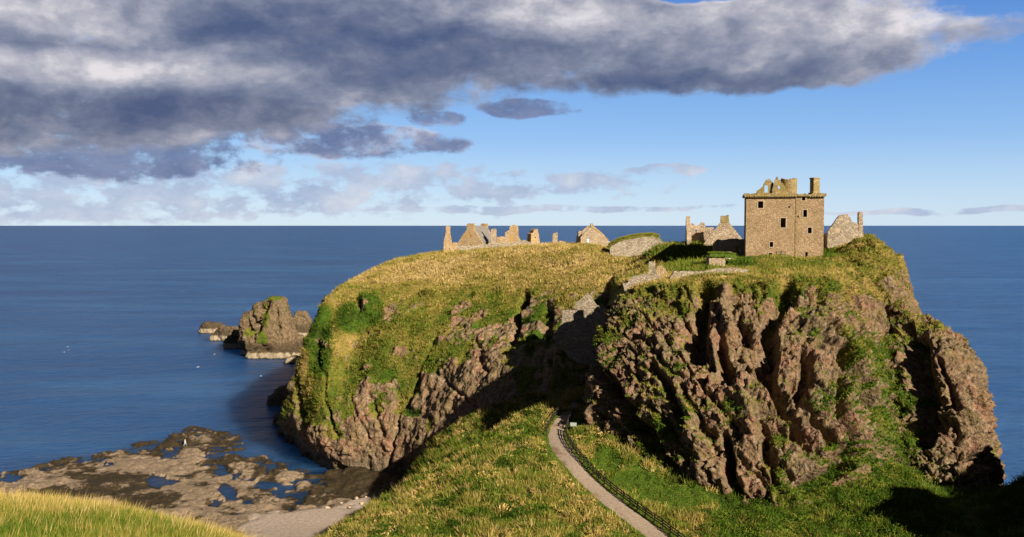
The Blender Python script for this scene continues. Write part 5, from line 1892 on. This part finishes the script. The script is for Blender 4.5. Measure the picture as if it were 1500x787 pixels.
def build_person():
    f = PZ(271, 650.5, 0.6)
    # stand on the shelf
    i = np.argmin(((SHORE[..., :2] - f[:2]) ** 2).sum(-1)); z = SHORE.reshape(-1, 3)[i][2]
    z = max(float(z), 0.15)
    V = [(0, 0, .95), (0, 0, 1.15), (.01, 0, 1.38), (.02, 0, 1.50), (.05, 0, 1.60), (.06, 0, 1.70),
         (0, .09, .90), (.22, .10, .50), (.30, .10, .08), (.42, .10, .04),
         (0, -.09, .90), (-.10, -.10, .50), (-.30, -.10, .10), (-.18, -.10, .05),
         (.01, .19, 1.38), (-.10, .24, 1.12), (.04, .24, .90), (.07, .24, .83),
         (.01, -.19, 1.38), (.14, -.23, 1.12), (.30, -.20, 1.00), (.36, -.19, .98)]
    E = [(0, 1), (1, 2), (2, 3), (3, 4), (4, 5), (0, 6), (6, 7), (7, 8), (8, 9), (0, 10), (10, 11), (11, 12), (12, 13), (2, 14), (14, 15), (15, 16), (16, 17), (2, 18), (18, 19), (19, 20), (20, 21)]
    Rr = [.15, .16, .18, .06, .095, .08, .10, .07, .045, .035, .10, .07, .045, .035, .07, .05, .035, .03, .07, .05, .035, .03]
    T = skin('person', V, E, Rr, M_JEANS, None, (f[0], f[1], z), math.radians(12))
    tag(T, 'person in a cream jacket and pale trousers walking across the weedy rocks', 'person')
    J = [0, 1, 2, 3, 14, 15, 16, 18, 19, 20]
    mp = {v: i for i, v in enumerate(J)}
    JV = [V[i] for i in J]; JV[0] = (0, 0, .88)
    JE = [(mp[a], mp[b]) for a, b in E if a in mp and b in mp]
    skin('jacket', JV, JE, [(.185, .185), .185, .20, .08, .085, .068, .05, .085, .068, .05], M_JACKET, T)
    skin('head', [(.02, 0, 1.50), (.05, 0, 1.57), (.06, 0, 1.64), (.06, 0, 1.71), (.14, 0, 1.63)], [(0, 1), (1, 2), (2, 3), (2, 4)], [.06, .088, .105, .09, .022], M_SKIN, T)
    skin('hair', [(.03, 0, 1.66), (.04, 0, 1.72), (-.02, 0, 1.64)], [(0, 1), (0, 2)], [.112, .10, .07], M_HAIR, T)


build_person()


# ------------------------------------------------------------------ gulls
def gull_parts(T, flying):
    bd = [(-.24, 0, .0), (-.10, 0, .02), (.08, 0, .03), (.20, 0, .07), (.25, 0, .09), (.31, 0, .08)]
    skin('body', bd, [(i, i + 1) for i in range(5)], [.03, .075, .085, .05, .045, .012], M_WHITE, T, sub=1)
    for s in (-1, 1):
        m = MB()
        if flying:
            pr = [(.10, .05, .06), (.12, .35, .18), (.04, .72, .10), (-.02, .70, .10), (-.04, .36, .17), (-.10, .05, .05)]
        else:
            pr = [(.12, .05, .08), (.06, .10, .06), (-.30, .05, .03), (-.33, .03, .03), (-.05, .03, .10), (.05, .03, .11)]
        top = [(x, s * y, z) for x, y, z in pr]; bot = [(x, s * y, z - .02) for x, y, z in pr]
        n = len(pr)
        m.add(top + bot, [tuple(range(n)), tuple(range(2 * n - 1, n - 1, -1))] + [(i, (i + 1) % n, (i + 1) % n + n, i + n) for i in range(n)])
        m.build('wing', M_GREYF if not flying else M_WHITE, T)


def build_gulls():
    # (x, y, height over the water, flying, heading, label)
    sp = [(99, 508, 0.05, False, 20, 'white gull floating on the left sea, uppermost of three close together'),
          (94, 516, 0.05, False, 70, 'white gull floating on the left sea, lowest of three close together'),
          (101, 513, 0.05, False, -30, 'white gull floating on the left sea, middle one of three close together'),
          (268, 428, 3.0, True, 30, 'white gull gliding low over open water left of the sea stack'),
          (275, 442, 0.05, False, 10, 'white gull floating below the gliding gull left of the stack'),
          (404, 444, 6.0, True, 80, 'white gull flying against the top of the sea stack'),
          (382, 551, 0.05, False, 50, 'white gull floating on the channel in front of the stack'),
          (403, 548, 0.05, False, 100, 'white gull floating nearest to the wedge shaped foot rock'),
          (314, 519, 0.05, False, 0, 'white gull floating below the long low reef'),
          (290, 538, 2.0, True, -20, 'white gull flying low over the bay below the long reef'),
          (1412, 380, 0.05, False, 40, 'white gull floating far out on the right hand sea'),
          (1474, 455, 0.05, False, 140, 'white gull floating on the right hand sea beyond the cliff shoulder'),
          (402, 410, 8.0, True, 60, 'white gull flying above the sea stack')]
    F0 = thing('gull', sp[3][5], 'gull', (0, 0, 0), 0); gull_parts(F0, True)
    S0 = thing('gull', sp[0][5], 'gull', (0, 0, 0), 0); gull_parts(S0, False)
    uf = us = False
    for x, y, h_, fl, hd, lb in sp:
        if fl:
            o = copy_tree(F0) if uf else F0; uf = True
        else:
            o = copy_tree(S0) if us else S0; us = True
        p = PZ(x, y, h_)
        o.location = tuple(p); o.rotation_euler = (0, 0, math.radians(hd)); o.scale = (1.15, 1.15, 1.15)
        o['label'] = lb; o['group'] = 'gulls over the bay'


build_gulls()


# ------------------------------------------------------------------ boulders at the head of the beach
def build_boulders():
    r = np.random.default_rng(5)
    first = None
    spots = [(560, 716), (548, 722), (575, 712), (590, 706), (536, 727), (522, 730), (566, 724), (500, 734), (604, 700), (512, 741), (585, 716), (480, 742), (530, 738), (556, 733)]
    for x, y in spots:
        p = PZ(x, y, 1.2)
        i = np.argmin(((SHORE[..., :2] - p[:2]) ** 2).sum(-1)); z = SHORE.reshape(-1, 3)[i][2]
        if first is None:
            n = 12
            th = np.linspace(0, 2 * np.pi, n + 1); ph = np.linspace(-1.2, 1.5, 7)
            G = np.stack([np.outer(np.cos(ph), np.cos(th)), np.outer(np.cos(ph), np.sin(th)), np.outer(np.sin(ph), np.ones(n + 1)) * .7], -1)
            d = 1 + 0.35 * fbm(G + 3, 1.3, 3, .6, 9); d[:, -1] = d[:, 0]
            me = mesh_np('boulder', G * d[..., None] * .45, grid_faces(*G.shape[:2]), M_DRESS)
            o = first = link('boulder', me)
        else:
            o = first.copy(); COL.objects.link(o)
        o.location = (p[0], p[1], float(z) + .12); o.rotation_euler = (r.uniform(-.4, .4), r.uniform(-.4, .4), r.uniform(0, 6))
        s = r.uniform(.6, 1.5); o.scale = (s, s * r.uniform(.7, 1.2), s * .8)
        tag(o, 'small pale boulder in the scatter at the head of the beach', 'boulder', 'boulders at the head of the beach')


build_boulders()
